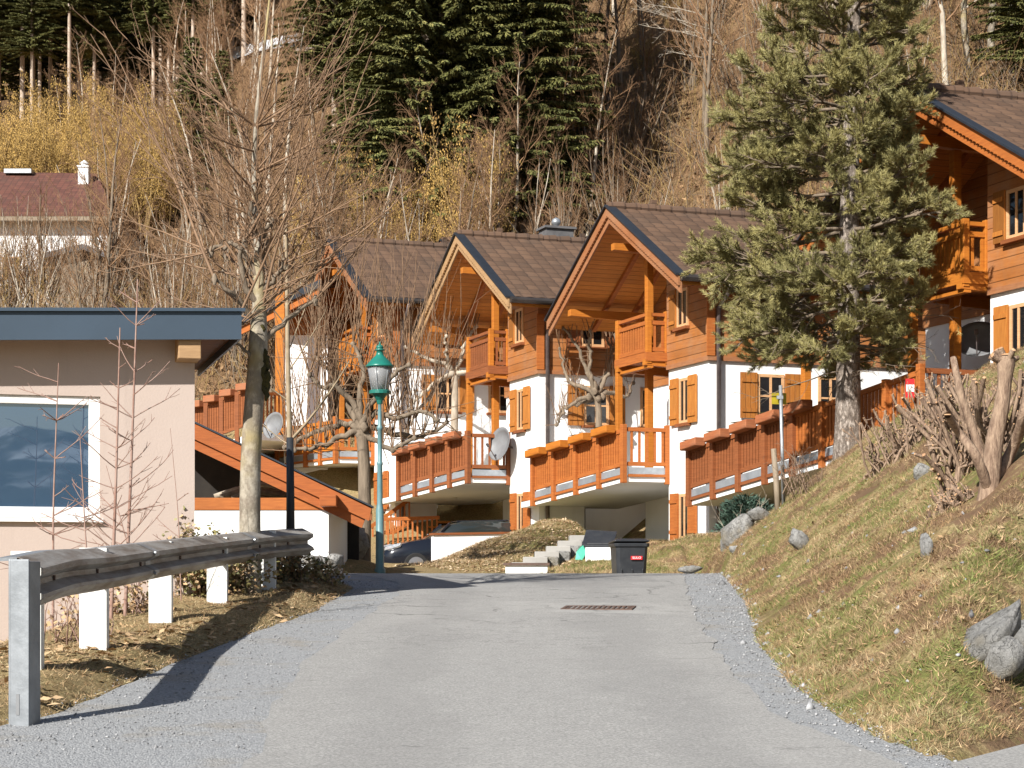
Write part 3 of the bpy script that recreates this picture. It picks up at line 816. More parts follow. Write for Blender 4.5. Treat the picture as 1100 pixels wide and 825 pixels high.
H3 = (4.237, 40.0, 0.0); K2, K1 = 1.055, 1.085; H2 = (.65 * K2, 44.565 * K2, .2 * K2); H4 = (9.051, 30.555, .274); H1 = (-3.126 * K1, 49.867 * K1, 1.0 * K1)
chalet(H3, 'middle chalet with bright orange terrace railing above the open carport behind the wheelie bin', Fw=(.546, 45.5), zF=1.627, wallv=8.3, planters=(1, 2, 3, 4), rail='wood_mid', board='wood_mid', chimney=(6.5, W_ / 2),
       planter_label=['orange flower box on the terrace above the wheelie bin, closest to the corner post', 'weathered orange flower box on the terrace above the wheelie bin, second from the corner post', 'weathered orange flower box on the terrace above the wheelie bin, third from the corner post', 'orange flower box at the far outer end of the terrace above the wheelie bin'], pgroup='flower boxes on the orange terrace above the bin')
chalet(H2, 'chalet with red-brown terrace railing above the parked dark car', Fw=(-2.92 * K2, 48.5 * K2), zF=1.87 * K2, scale=K2, wallv=8.0, upper=True, planters=(1, 2, 3, 4), rail='wood_red', board='wood_red', barge='wood_pale', chimney=(1.9, W_ / 2 + .5),
       planter_label=['dark red-brown flower box above the parked car, nearest the corner post', 'dark red-brown flower box above the parked car, second from the corner post', 'dark red-brown flower box above the parked car, third from the corner post', 'dark red-brown flower box above the parked car, at the outer end'], pgroup='flower boxes on the dark terrace above the car')
n4 = Matrix.Rotation(-ANG, 2) @ (Vector((7.05, 32.0)) - Vector(H4[:2]))
chalet(H4, 'big chalet partly behind the pine tree with terrace fence running down to the road sign', N=n4, Fw=(3.77, 39.3), zF=1.40, wallv=10.35, sections=8, planters=(4, 5, 6, 7, 8), rail='wood_red', board='wood_red', near_board='wood_mid', bal_board='wood_orange', barge='wood_mid', extra_col=(-.30, 8.05),
       planter_label=['brown flower box on the long fence just behind the pine trunk', 'brown flower box on the long fence just beside the pine trunk', 'red-brown flower box on the long fence right behind the yellow sign', 'red-brown flower box on the long fence, one in from its lower end', 'red-brown flower box at the lower end of the long fence, by the white chalet corner'], pgroup='flower boxes on the long terrace fence')
chalet(H1, 'chalet largely hidden behind the pollard tree and green street lamp', Fw=(-6.75 * K1, 53.8 * K1), zF=2.95 * K1, scale=K1, wallv=7.5, upper=True, sections=4, rail='wood_mid', board='wood_orange')
chalet((-.53, 65.3, 3.75), 'distant chalet of which only a small orange gable tip shows over the roofs', terrace=False, chimney=None)

# satellite dishes
def dish(loc, aim, rad, label, mount):
    t = thing('satellite_dish', label, 'satellite dish', loc)
    q = Vector(aim).to_track_quat('Z', 'Y'); t.rotation_mode = 'QUATERNION'; t.rotation_quaternion = q
    prof = []
    for i in range(9):
        a = i / 8; prof.append((rad * a + .001, .28 * rad * a * a))
    m = MB(); m.lathe(prof + [(rad, .28 * rad - .01), (rad * .5, .03), (.001, -.03)], 28); m.build('reflector', 'dish_grey', t, True)
    m = MB(); m.tube([(0, -rad * .95, .25 * rad), (0, -rad * .3, rad * 1.0)], .012, 6); m.tube([(0, -rad * .34, rad * .95), (0, -rad * .24, rad * 1.12)], .035, 8); m.build('arm', 'pipe_grey', t)
    m = MB(); m.tube([(0, 0, -.02), tuple(q.inverted() @ (Vector(mount) - Vector(loc)))], .025, 8); m.build('wall_bracket', 'pipe_grey', t)
    return t
c = toworld(H2, -.30, 1.75, 2.96, K2); dish(c, (-.78, -.58, .22), .45, 'grey satellite dish on white chalet corner above the parked car', toworld(H2, .02, 1.85, 2.9, K2))
c = toworld(H4, .6, 3.3, 3.9); dish(c, (-.25, -.75, .55), .42, 'grey satellite dish under the big balcony behind the cut shrub stems', toworld(H4, 1.4, 3.6, 3.7))
c = tuple(P(296, 458, 53.5)); dish(c, (-.62, -.75, .25), .40, 'white satellite dish beside the birch trunk by the far terraces', (c[0] + .2, c[1] + .6, c[2] - .3))
# reflector on the fence end post
p0 = P(977.5, 417, 31.82)
m = MB(); m.box(-.075, .075, -.012, .012, -.16, .16); o = m.build('reflector_plate', 'red_mark'); o.location = p0; o.rotation_euler = (0, 0, .1)
m = MB(); m.box(-.07, .07, -.016, -.0125, -.06, .06); m.build('white_band', 'white_mark', o)
tag(o, 'red and white marker plate on the end post of the terrace fence', 'marker plate')
# ------------------------------------------------------------------ building on the left
BA = .28
bu = Vector((math.cos(BA), math.sin(BA), 0)); bv = Vector((-math.sin(BA), math.cos(BA), 0))
bl = thing('flat_roof_house', 'pink rendered building with dark blue roof edge beside the guardrail', 'house', (-3.75 * 21 / 22, 21.0, 0), BA); bl.scale = (21 / 22,) * 3
BX = 8.0
ww0, ww1, wz0, wz1 = -3.25, -1.09, .63, 2.05      # window opening along local x
m = MB()
m.box(-BX, ww0, 0, 3.4, -2.6, 2.95); m.box(ww1, 0, 0, 3.4, -2.6, 2.95)
m.box(ww0, ww1, 0, .3, -2.6, wz0); m.box(ww0, ww1, 0, .3, wz1, 2.95)
m.box(ww0, ww1, 3.0, 3.4, -2.6, 2.95)
m.build('wall', 'plaster_pink', bl)
w = MB(); t = .13
w.box(ww0, ww0 + t, .03, .12, wz0, wz1); w.box(ww1 - t, ww1, .03, .12, wz0, wz1); w.box(ww0 + t, ww1 - t, .03, .12, wz0, wz0 + t); w.box(ww0 + t, ww1 - t, .03, .12, wz1 - .1, wz1)
wf = w.build('window', 'white_paint', bl, bevel=.008)
g = MB(); g.box(ww0 + t - .02, ww1 - t + .02, .07, .09, wz0 + t - .02, wz1 - .08); g.build('pane', 'pane_large', wf)
g = MB(); g.box(ww0 - .03, ww1 + .03, -.06, .10, wz0 - .045, wz0 - .004); g.build('sill', 'white_paint', wf)
g = MB(); g.box(ww0 + .1, ww1 - .1, .5, .55, wz0, wz1); g.build('curtain', 'dark_inside', wf)
rz = .052
rp = MB()
def rl(x, y, z): return (x, y, z + x * rz * .72)
o_ = .43; e_ = .46
for (x0, x1, y0, y1, z0, z1) in ((-BX, e_, -o_, 3.8, 2.79, 2.93),):
    rp.hexa([rl(x0, y0, z0), rl(x1, y0, z0), rl(x1, y1, z0), rl(x0, y1, z0), rl(x0, y0, z1), rl(x1, y0, z1), rl(x1, y1, z1), rl(x0, y1, z1)])
rp.build('roof', 'wood_red', bl)
fb = MB()
fb.hexa([rl(-BX, -o_ - .03, 2.70), rl(e_ + .03, -o_ - .03, 2.70), rl(e_ + .03, -o_ - .002, 2.70), rl(-BX, -o_ - .002, 2.70), rl(-BX, -o_ - .03, 3.02), rl(e_ + .03, -o_ - .03, 3.02), rl(e_ + .03, -o_ - .002, 3.02), rl(-BX, -o_ - .002, 3.02)])
fb.hexa([rl(e_ + .002, -o_, 2.70), rl(e_ + .03, -o_, 2.70), rl(e_ + .03, 3.8, 2.70), rl(e_ + .002, 3.8, 2.70), rl(e_ + .002, -o_, 3.02), rl(e_ + .03, -o_, 3.02), rl(e_ + .03, 3.8, 3.02), rl(e_ + .002, 3.8, 3.02)])
fb.build('fascia', 'fascia_blue', bl)
cp = MB()
cp.hexa([rl(-BX, -o_ - .07, 3.022), rl(e_ + .07, -o_ - .07, 3.022), rl(e_ + .07, 3.8, 3.022), rl(-BX, 3.8, 3.022), rl(-BX, -o_ - .07, 3.06), rl(e_ + .07, -o_ - .07, 3.06), rl(e_ + .07, 3.8, 3.06), rl(-BX, 3.8, 3.06)])
cp.build('coping', 'fascia_blue', bl)
bm = MB(); bm.hexa([(-.23, -.40, 2.48), (.03, -.40, 2.48), (.03, 3.3, 2.44), (-.23, 3.3, 2.44), (-.23, -.40, 2.76), (.03, -.40, 2.76), (.03, 3.3, 2.76), (-.23, 3.3, 2.76)])
bm.build('beam', 'wood_pale', bl, bevel=.01)

# ------------------------------------------------------------------ carport with wooden roof
ca = thing('carport', 'low carport with sloping orange wood roof and white wall behind the guardrail', 'carport', (0, 30.0, 0), 0)
A = P(178, 440, 30.0); B = P(399, 545, 30.0)
ax, az, bx_, bz = A[0], A[2], B[0], B[2]
sl = (bz - az) / (bx_ - ax)
dep = (-.0, 1.0)
def cz(x, off=0.0): return az + (x - ax) * sl + off
m = MB(); m.prism([(ax - .25, .10, cz(ax - .25) - .0), (bx_, .10, bz), (bx_, .10, bz - .10), (ax - .25, .10, cz(ax - .25) - .10)], (-.9, 4.2, 0)); m.build('roof', 'wood_soffit', ca)
m = MB(); m.prism([(ax - .25, -.03, cz(ax - .25) + .035), (bx_ + .04, -.03, bz + .016), (bx_ + .04, -.03, bz - .012), (ax - .25, -.03, cz(ax - .25) + .005)], (-.95, 4.36, 0)); m.build('roof_sheet', 'flash_dark', ca)
m = MB(); m.prism([(ax - .25, 0, cz(ax - .25)), (bx_, 0, bz - .02), (bx_ - .04, 0, bz - .22), (ax - .25, 0, cz(ax - .25) - .26)], (0, .05, 0))
m.prism([(ax - .25, .055, cz(ax - .25) - .22), (bx_ - .1, .055, bz - .17), (bx_ - .16, .055, bz - .33), (ax - .25, .055, cz(ax - .25) - .42)], (0, .04, 0))
m.build('barge_board', 'wood_rust', ca)
zb = P(300, 541, 30.0)[2]
m = MB(); m.box(ax - .2, P(347, 0, 30)[0], .12, .30, zb - .10, zb + .10); m.build('beam', 'wood_mid', ca, bevel=.01)
xe = P(355, 0, 30)[0]
m = MB(); m.hexa([(xe - .15, -.28, zb - .05), (xe + .12, -.28, zb - .05), (xe + .12, 4.8, zb - .11), (xe - .15, 4.8, zb - .11), (xe - .15, -.28, zb + .13), (xe + .12, -.28, zb + .13), (xe + .12, 4.8, zb + .13), (xe - .15, 4.8, zb + .13)]); m.build('purlin', 'wood_rust', ca, bevel=.012)
m = MB(); m.box(ax - .2, P(352, 0, 30)[0], .14, .34, -1.5, zb - .105); m.box(P(352, 0, 30)[0] - .2, P(352, 0, 30)[0], .345, 4.7, -1.5, zb - .12); m.box(ax - .2, P(352, 0, 30)[0], 4.75, 4.95, -1.5, .85); m.build('wall', 'plaster_white', ca)
m = MB(); m.prism([(ax - .2, 3.6, cz(ax - .2) - .15), (bx_ - .5, 3.6, cz(bx_ - .5) - .15), (bx_ - .5, 3.6, -1.0), (ax - .2, 3.6, -1.0)], (0, .1, 0)); m.build('shade_backing', 'dark_inside', ca)  # near-black backing, its colour stands in for the shade under the carport roof
for yy in (1.2, 2.3, 3.4):
    m = MB(); sh = 0
    m.prism([(ax - .2 + sh, yy, cz(ax - .2) - .11), (bx_ - .25 + sh, yy, cz(bx_ - .25) - .11), (bx_ - .25 + sh, yy, cz(bx_ - .25) - .24), (ax - .2 + sh, yy, cz(ax - .2) - .24)], (0, .1, 0)); m.build('rafter', 'wood_red', ca)
rng = random.Random(5)
for i in range(7):
    x = -5.1 + i * .10 + rng.uniform(-.05, .05); y = 30 + 1.0 + rng.uniform(0, 1.2); z = zb + .13 + rng.uniform(0, .05)
    pts = [(0, 0, 0), (.35, .05, .05 + rng.uniform(0, .1)), (.8, .1, .02 + rng.uniform(0, .22)), (1.25, .15, .12 + rng.uniform(0, .2))]
    m = MB(); m.tube(pts, [.045, .05, .045, .03], 7)
    o = m.build('branch_log', 'bark_pale' if i % 2 else 'bark_grey', None, True); o.location = (x, y, z)
    tag(o, 'crooked branch stored under the carport roof on the beam', 'branch', 'branches stored under the carport roof')

# ------------------------------------------------------------------ guardrail
gr = thing('guardrail', 'dirty steel guardrail with white posts along the left road verge', 'guardrail', (0, 0, 0))
path = [(-3.02, 11.65, -.075), (-3.12, 13.0, -.01), (-3.20, 14.5, .015), (-3.22, 16.0, .07), (-3.21, 17.4, .125), (-3.14, 19.0, .19), (-3.02, 20.6, .26), (-2.86, 21.7, .315), (-2.68, 22.35, .35), (-2.50, 22.75, .37)]
pa = np.array(path)
tt = np.linspace(0, len(path) - 1, 60)
pc = np.stack([np.interp(tt, range(len(path)), pa[:, i]) for i in range(3)], 1)
for _ in range(3): pc[1:-1] = (pc[:-2] + 2 * pc[1:-1] + pc[2:]) / 4
dxy = np.gradient(pc, axis=0)[:, :2]; dxy /= np.linalg.norm(dxy, axis=1)[:, None]
nr = np.stack([dxy[:, 1], -dxy[:, 0]], 1)          # towards the road
prof = [(-.075, .172), (-.06, .168), (.085, .102), (.085, .062), (.006, .018), (.006, -.018), (.085, -.062), (.085, -.088), (.012, -.150), (-.012, -.157)]
prof = prof + [(a - .006, b * .985) for a, b in reversed(prof)]
k = len(prof)
vs = []
for i in range(len(pc)):
    for a, b in prof: vs.append((pc[i, 0] + nr[i, 0] * a, pc[i, 1] + nr[i, 1] * a, pc[i, 2] + b))
fs = [(i * k + j, i * k + (j + 1) % k, (i + 1) * k + (j + 1) % k, (i + 1) * k + j) for i in range(len(pc) - 1) for j in range(k)]
fs += [tuple(range(k)), tuple((len(pc) - 1) * k + j for j in reversed(range(k)))]
m = MB(); m.add(vs, fs); m.build('rail', 'rail_steel', gr)
# hollow top channel that closes the beam towards the posts
m = MB()
vs = []
ch = [(-.077, .172), (-.20, .166), (-.20, .144), (-.077, .150)]
for i in range(len(pc)):
    for a, b in ch: vs.append((pc[i, 0] + nr[i, 0] * a, pc[i, 1] + nr[i, 1] * a, pc[i, 2] + b))
fs = [(i * 4 + j, i * 4 + (j + 1) % 4, (i + 1) * 4 + (j + 1) % 4, (i + 1) * 4 + j) for i in range(len(pc) - 1) for j in range(4)]
fs += [(0, 1, 2, 3), tuple((len(pc) - 1) * 4 + j for j in (3, 2, 1, 0))]
m.add(vs, fs); m.build('top_channel', 'galvanised', gr)
for i in (21, 41):
    m = MB()
    for a, b in ((prof[0], prof[1]), (prof[1], prof[2]), (prof[2], prof[3]), (prof[3], prof[4]), (prof[4], prof[5]), (prof[5], prof[6]), (prof[6], prof[7]), (prof[7], prof[8])):
        q = [(pc[j, 0] + nr[j, 0] * (a[0] + .007), pc[j, 1] + nr[j, 1] * (a[0] + .007), pc[j, 2] + a[1]) for j in (i, i + 1)]
        w_ = [(pc[j, 0] + nr[j, 0] * (b[0] + .007), pc[j, 1] + nr[j, 1] * (b[0] + .007), pc[j, 2] + b[1]) for j in (i, i + 1)]
        m.add([q[0], q[1], w_[1], w_[0]], [(0, 1, 2, 3), (3, 2, 1, 0)][:1])
    for b in (.09, -.09):
        c0 = pc[i] + np.array([nr[i, 0] * .088, nr[i, 1] * .088, b]); m.tube([tuple(c0), tuple(c0 + np.array([nr[i, 0] * .02, nr[i, 1] * .02, 0]))], .017, 8)
    m.build('splice', 'galvanised', gr)
for i in (4, 12, 20, 28, 36, 44, 52):
    m = MB()
    c0 = pc[i] + np.array([nr[i, 0] * .006, nr[i, 1] * .006, 0]); m.tube([tuple(c0), tuple(c0 + np.array([nr[i, 0] * .016, nr[i, 1] * .016, 0]))], .02, 6); m.build('bolt', 'iron', gr)
# end post: steel channel section facing the traffic
x0, y0 = -3.03, 11.5; gz0 = gz(-3.05, 11.5)
zt = P(25, 601, 11.5)[2]; zb0 = -1.08
m = MB()
m.box(-.073, .055, -.01, 0, zb0, zt); m.box(.046, .055, .001, .14, zb0, zt - .012); m.box(-.073, -.064, .001, .14, zb0, zt - .012)
m.box(-.09, -.074, .0, .01, zb0, zt); m.box(-.063, .045, .130, .14, zb0, zt - .02)
ep = m.build('end_post', 'post_zinc', gr, bevel=.004); ep.location = (x0, y0, 0); ep.rotation_euler = (0, 0, R(-14))
m = MB(); m.box(-.03, -.008, -.0135, -.0105, zb0 + .20, zb0 + .33); m.build('sticker', 'dish_grey', ep)
for (px, Y, tp) in ((28, 13.2, 592), (100, 14.7, 588.5), (172, 17.6, 581.5), (233, 19.9, 577), (286, 21.9, 570)):
    x = (px - 550) / F * Y
    zt = P(px, tp, Y)[2]; zg = gz(x, Y) - .15
    m = MB(); m.box(x - .108, x + .108, Y - .006, Y + .006, zg, zt); m.box(x - .108, x - .10, Y + .006, Y + .09, zg, zt); m.box(x + .10, x + .108, Y + .006, Y + .09, zg, zt)
    m.build('post', 'white_paint', gr, bevel=.003)

# ------------------------------------------------------------------ street lamp
LY = 33.0; lx = (408 - 550) / F * LY
lz = gz(lx, LY)
lamp = thing('street_lamp', 'green street lamp with lantern head on slim post at the bend', 'street lamp', (lx, LY, 0))
sc = LY / F
def zy(py): return (HY - py) * sc
m = MB(); m.lathe([(.10, lz - .1), (.10, lz + .05), (.075, lz + .07), (.07, zy(548)), (.06, zy(545)), (.05, zy(541)), (.046, zy(500)), (.055, zy(499)), (.055, zy(497)), (.042, zy(496)), (.04, zy(462)), (.055, zy(461)), (.055, zy(459)), (.036, zy(457)), (.034, zy(433)), (.05, zy(431)), (.02, zy(424))], 14)
m.build('post', 'lamp_blue_green', lamp, True)
m = MB(); m.lathe([(.17, zy(423.5)), (.19, zy(423)), (.19, zy(420)), (.16, zy(419))], 16); m.lathe([(.045, zy(434)), (.06, zy(430)), (.12, zy(425)), (.16, zy(423))], 12); m.build('collar', 'lamp_green', lamp)
m = MB(); m.lathe([(.135, zy(419.5)), (.215, zy(394.5)), (.20, zy(394.3)), (.125, zy(419.3))], 20); m.build('lantern_glass', 'lamp_glass', lamp, True)
m = MB()
for i in range(6):
    a = i * math.pi / 3 + .3
    m.bar((.142 * math.cos(a), .142 * math.sin(a), zy(420)), (.222 * math.cos(a), .222 * math.sin(a), zy(394)), .014, .014)
m.build('lantern_frame', 'galvanised', lamp)
m = MB(); m.lathe([(.05, zy(419)), (.055, zy(410)), (.075, zy(404)), (.05, zy(398)), (.03, zy(395))], 12); m.build('bulb', 'white_mark', lamp, True)
m = MB(); m.lathe([(.245, zy(394.6)), (.255, zy(393.5)), (.235, zy(392)), (.17, zy(387.5)), (.085, zy(382.5)), (.065, zy(381)), (.06, zy(377)), (.085, zy(376.6)), (.085, zy(375.4)), (.06, zy(375)), (.06, zy(373.8)), (.075, zy(373)), (.05, zy(371.3)), (.018, zy(370)), (.012, zy(367.6)), (.002, zy(366.5))], 24); m.build('lamp_cap', 'lamp_green', lamp, True)

# ------------------------------------------------------------------ wheelie bins
def bin_body(t, hgt, wb, wt, db, dt, z0):
    m = MB()
    def ring(w, d, z, r=.05): 
        return [(-w / 2 + r, -d / 2, z), (w / 2 - r, -d / 2, z), (w / 2, -d / 2 + r, z), (w / 2, d / 2 - r, z), (w / 2 - r, d / 2, z), (-w / 2 + r, d / 2, z), (-w / 2, d / 2 - r, z), (-w / 2, -d / 2 + r, z)]
    rs = [ring(wb, db, z0), ring(wt, dt, z0 + hgt * .9), ring(wt + .05, dt + .05, z0 + hgt * .905), ring(wt + .06, dt + .06, z0 + hgt * .955), ring(wt + .01, dt + .01, z0 + hgt * .96)]
    vs = sum(rs, []); fs = [tuple(range(7, -1, -1))]
    for i in range(len(rs) - 1): fs += [(i * 8 + j, i * 8 + (j + 1) % 8, (i + 1) * 8 + (j + 1) % 8, (i + 1) * 8 + j) for j in range(8)]
    fs.append(tuple((len(rs) - 1) * 8 + j for j in range(8)))
    m.add(vs, fs)
    for x in (-wt * .33, 0, wt * .33): m.box(x - .008, x + .008, -dt / 2 - .004, -dt / 2 + .02, z0 + .1, z0 + hgt * .55)
    return m.build('bin_body', 'black_plastic', t, bevel=.008)
BY = 31.0
bt = thing('wheelie_bin', 'black wheelie bin with red label and lid ajar at the road crest', 'wheelie bin', ((675.5 - 550) / F * BY, BY, P(0, 581, BY)[2] - 1.06), .12)
bin_body(bt, 1.04, .44, .535, .5, .62, .02)
m = MB()
def lidring(w, d, z, tl): return [(-w / 2, -d / 2, z + tl), (w / 2, -d / 2, z + tl), (w / 2, d / 2, z), (-w / 2, d / 2, z)]
m.add(lidring(.58, .64, 1.005, .035) + lidring(.60, .66, 1.03, .035) + lidring(.44, .46, 1.075, .02), [(3, 2, 1, 0), (8, 9, 10, 11)] + [(i * 4 + j, i * 4 + (j + 1) % 4, i * 4 + 4 + (j + 1) % 4, i * 4 + 4 + j) for i in range(2) for j in range(4)])
m.build('lid', 'black_plastic', bt, bevel=.012)
m = MB(); m.tube([(-.2, .36, 1.0), (.2, .36, 1.0)], .016, 8); m.build('handle', 'black_plastic', bt)
for x in (-.24, .24):
    m = MB(); m.tube([(x - .025, .24, .10), (x + .025, .24, .10)], .10, 16); m.build('wheel', 'tyre', bt)
m = MB(); m.box(-.025, .165, -.330, -.318, .745, .805); lb = m.build('label', 'red_mark', bt)
cu = D.curves.new('lettering', 'FONT'); cu.body = 'SULO'; cu.size = .052; cu.align_x = 'CENTER'; cu.align_y = 'CENTER'; cu.extrude = .001; cu.materials.append(M['white_mark'])
lo_ = D.objects.new('lettering_curve', cu); COL.objects.link(lo_)
bpy.context.view_layer.update()
me_ = D.meshes.new_from_object(lo_.evaluated_get(bpy.context.evaluated_depsgraph_get())); D.objects.remove(lo_)
lo = link('lettering', me_, lb); lo.location = (.07, -.3325, .775); lo.rotation_euler = (math.pi / 2, 0, 0); lo.scale = (1.15, 1, 1)
bt2 = thing('refuse_bin', 'black bin with thrown open lid behind the low white wall', 'refuse bin', ((648 - 550) / F * 37.0, 37.0, P(0, 572, 37.0)[2] - 1.0), -.15)
bin_body(bt2, .80, .46, .62, .5, .6, .02)
m = MB(); m.hexa([(-.40, -.30, .70), (.22, -.34, .68), (.26, .10, .98), (-.34, .16, 1.02), (-.40, -.34, .74), (.24, -.38, .72), (.28, .08, 1.03), (-.36, .14, 1.07)]); m.build('lid', 'black_plastic', bt2, bevel=.02)
m = MB(); m.add([(-.42, -.35, .72), (-.36, -.36, .74), (-.30, -.35, .60), (-.38, -.36, .44), (-.52, -.33, .46), (-.50, -.28, .62)], [(0, 1, 2, 3, 4, 5)]); m.add([(-.42, -.30, .72), (-.36, -.31, .74), (-.30, -.30, .60), (-.38, -.31, .44), (-.52, -.28, .46), (-.50, -.25, .62)], [(5, 4, 3, 2, 1, 0)]); m.build('green_bag', 'cloth_green', bt2)

# low white walls
def wall_box(name, a, b, thick, zt0, zt1, depth, mat, label, cat='wall', cap=None):
    m = MB(); a = Vector((a[0], a[1], 0)); b = Vector((b[0], b[1], 0)); n = Vector((-(b - a).y, (b - a).x, 0)).normalized() * thick
    z0 = min(zt0, zt1) - depth
    m.hexa([(a.x, a.y, z0), (b.x, b.y, z0), (b.x + n.x, b.y + n.y, z0), (a.x + n.x, a.y + n.y, z0), (a.x, a.y, zt0), (b.x, b.y, zt1), (b.x + n.x, b.y + n.y, zt1), (a.x + n.x, a.y + n.y, zt0)])
    o = m.build(name, mat)
    if cap:
        q = MB(); e = (b - a).normalized() * .04; k = n.normalized() * .04
        q.hexa([tuple(p) for p in ((a - e - k) + Vector((0, 0, zt0 + .003)), (b + e - k) + Vector((0, 0, zt1 + .003)), (b + e + n + k) + Vector((0, 0, zt1 + .003)), (a - e + n + k) + Vector((0, 0, zt0 + .003)), (a - e - k) + Vector((0, 0, zt0 + .05)), (b + e - k) + Vector((0, 0, zt1 + .05)), (b + e + n + k) + Vector((0, 0, zt1 + .05)), (a - e + n + k) + Vector((0, 0, zt0 + .05)))]); q.build('coping', cap, o)
    return tag(o, label, cat)
a = P(629, 588, 36.6); b = P(662, 588, 36.6); wall_box('low_wall', a, b, .25, a[2], b[2], 1.2, 'plaster_white', 'low white wall holding back the lawn below the open refuse bin')
a = P(466, 575, 42.0); b = P(548, 573.5, 42.6); wall_box('carport_wall', a, b, .2, a[2], b[2], 1.2, 'plaster_white', 'low white wall along the carport in front of the parked dark car', cap='wood_red')
a = P(543, 607.5, 34.5); b = P(588, 607.5, 34.5); wall_box('kerb_wall', a, b, .2, a[2], b[2], .8, 'plaster_white', 'low white kerb wall at the foot of the stone steps', cap='iron')
# carport back wall below the bright terrace
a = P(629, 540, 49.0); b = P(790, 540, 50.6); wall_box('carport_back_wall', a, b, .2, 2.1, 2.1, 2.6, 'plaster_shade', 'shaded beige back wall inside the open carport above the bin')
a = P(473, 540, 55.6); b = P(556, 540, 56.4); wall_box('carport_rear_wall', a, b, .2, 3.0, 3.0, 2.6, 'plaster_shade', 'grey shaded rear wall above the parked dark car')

# steps with stone side
stp = thing('garden_steps', 'concrete garden steps climbing the leafy bank to the carport', 'steps', (0, 0, 0))
for i in range(6):
    xp = 556 + i * 12.5; Y = 36.0 + i * .30
    x = (xp - 550) / F * Y; zt = P(0, 604 - i * 5.8, Y)[2]
    m = MB(); m.box(x - .12, x + .36, Y, Y + .9, zt - .5, zt); m.build('step', 'concrete', stp, bevel=.012)
    if i > 1:
        m = MB(); m.box(x + .06, x + .34, Y - .05, Y - .004, zt - .36, zt - .10); m.build('riser_stone', 'rock', stp, bevel=.02)

# rocks
def rock(px, py, Y, sx, sy, sz, seed, label, rot=0.0, tilt=0.0, ry=None):
    rg = np.random.default_rng(seed)
    n1, n2 = 22, 14
    th = np.linspace(0, 2 * np.pi, n1, endpoint=False); ph = np.linspace(0, np.pi, n2)
    PH, TH = np.meshgrid(ph, th, indexing='ij')
    d = np.stack([np.sin(PH) * np.cos(TH), np.sin(PH) * np.sin(TH), np.cos(PH)], -1)
    rad = np.ones(PH.shape) * 1.15
    for _ in range(11):                      # planar chips
        nrm = rg.normal(size=3); nrm /= np.linalg.norm(nrm); c = rg.uniform(.48, .82)
        dd = d @ nrm; rad = np.where(dd > .05, np.minimum(rad, c / np.maximum(dd, .05)), rad)
    q = d * rad[..., None]
    jit = np.array([[mnoise.noise(Vector(q[i, j]) * 2.4 + Vector((seed, 0, 0))) * .07 + mnoise.noise(Vector(q[i, j]) * 6 + Vector((seed, 3, 0))) * .07 for j in range(n1)] for i in range(n2)])
    q = q * (1 + jit[..., None]); q = q * np.array([sx, sy, sz]) / 2
    i = np.arange(n2 - 1)[:, None] * n1; j = np.arange(n1)[None]; j2 = (j + 1) % n1
    f = np.stack([i + j, i + n1 + j, i + n1 + j2, i + j2], -1).reshape(-1, 4)
    o = link('boulder', np_mesh('boulder', q.reshape(-1, 3), [f], ['rock']))
    x, y, z = P(px, py, Y); o.location = (x, y, z); o.rotation_euler = (tilt, tilt * .6 if ry is None else ry, rot)
    return tag(o, label, 'boulder')
def onbank(px, Y): return gz((px - 550) / F * Y, Y)
def ray_ground(px, py, y0=8, y1=60):
    ys = np.arange(y0, y1, .02); xs_ = (px - 550) / F * ys; zs = (HY - py) / F * ys
    g = ground_z(xs_, ys); i = np.argmax(g > zs)
    return float(ys[i]) if (g > zs).any() else None
for (px, py, w, h, seed, lab, rot, tilt, ry) in (
    (862, 583, 36, 27, 3, 'pale angular boulder set in the grass slope below the pine', .3, .3, .5),
    (996, 590, 16, 52, 4, 'upright thin grey stone on the slope below the cut stems', .1, .15, -.1),
    (988, 509, 24, 20, 5, 'small grey stone at the foot of the cut shrub stems', .2, .2, .6),
    (1060, 682, 44, 140, 6, 'large grey boulder at the lower right edge of the slope', .1, .1, .72),
    (1092, 684, 46, 88, 7, 'rounded grey boulder leaning behind the large lower right boulder', .2, .2, .8),
    (1070, 716, 42, 64, 8, 'smaller dark grey boulder below the large lower right boulder', .1, .2, .45),
    (905, 668, 11, 12, 9, 'white fist-sized stone lying on the lower grass slope', .2, .1, .2),
    (790, 590, 12, 10, 10, 'small whitish stone where the slope meets the gravel', .2, .1, .2)):
    Y = ray_ground(px, py + h * .2) or 30
    s = Y / F
    rock(px, py + h * .06, Y + .12, w * s * 1.1, (w + h) * s * .5, h * s * 1.1, seed, lab, rot, tilt, ry)
rock(795, 566, 33.6, .62, .6, .75, 11, 'grey boulder at the top end of the slope beside the little spruce', .4, .3)
rock(783, 583, 33.9, .42, .4, .4, 12, 'pale boulder below the little spruce at the slope end', .9, .1)
rock(817, 551, 33.3, .5, .4, .3, 13, 'flat pinkish boulder beside the sign post foot', .2, .2)
rock(380, 581, 35.0, .75, .6, 1.0, 14, 'tall smooth grey boulder beside the pollard trunk', .3, .1)
rock(383, 562, 36.0, .55, .5, .32, 15, 'flat pale slab lying behind the tall smooth boulder', .1, .2)
rock(345, 604, 29.7, .62, .5, .30, 16, 'low pale boulder at the corner of the white carport wall', .5, .1)
rock(361, 605, 30.0, .46, .4, .26, 17, 'low whitish boulder near the lamp side of the carport wall', 1.2, .1)
rock(326, 601, 29.4, .7, .5, .30, 18, 'long low boulder under the end of the guardrail', .2, .1)
rock(612, 592, 37.6, .55, .4, .55, 19, 'rough stone block beside the upper garden steps', .4, .3)
rock(742, 613, 30.3, .42, .3, .15, 20, 'flat light kerb stone at the right edge of the crest', .1, 0)

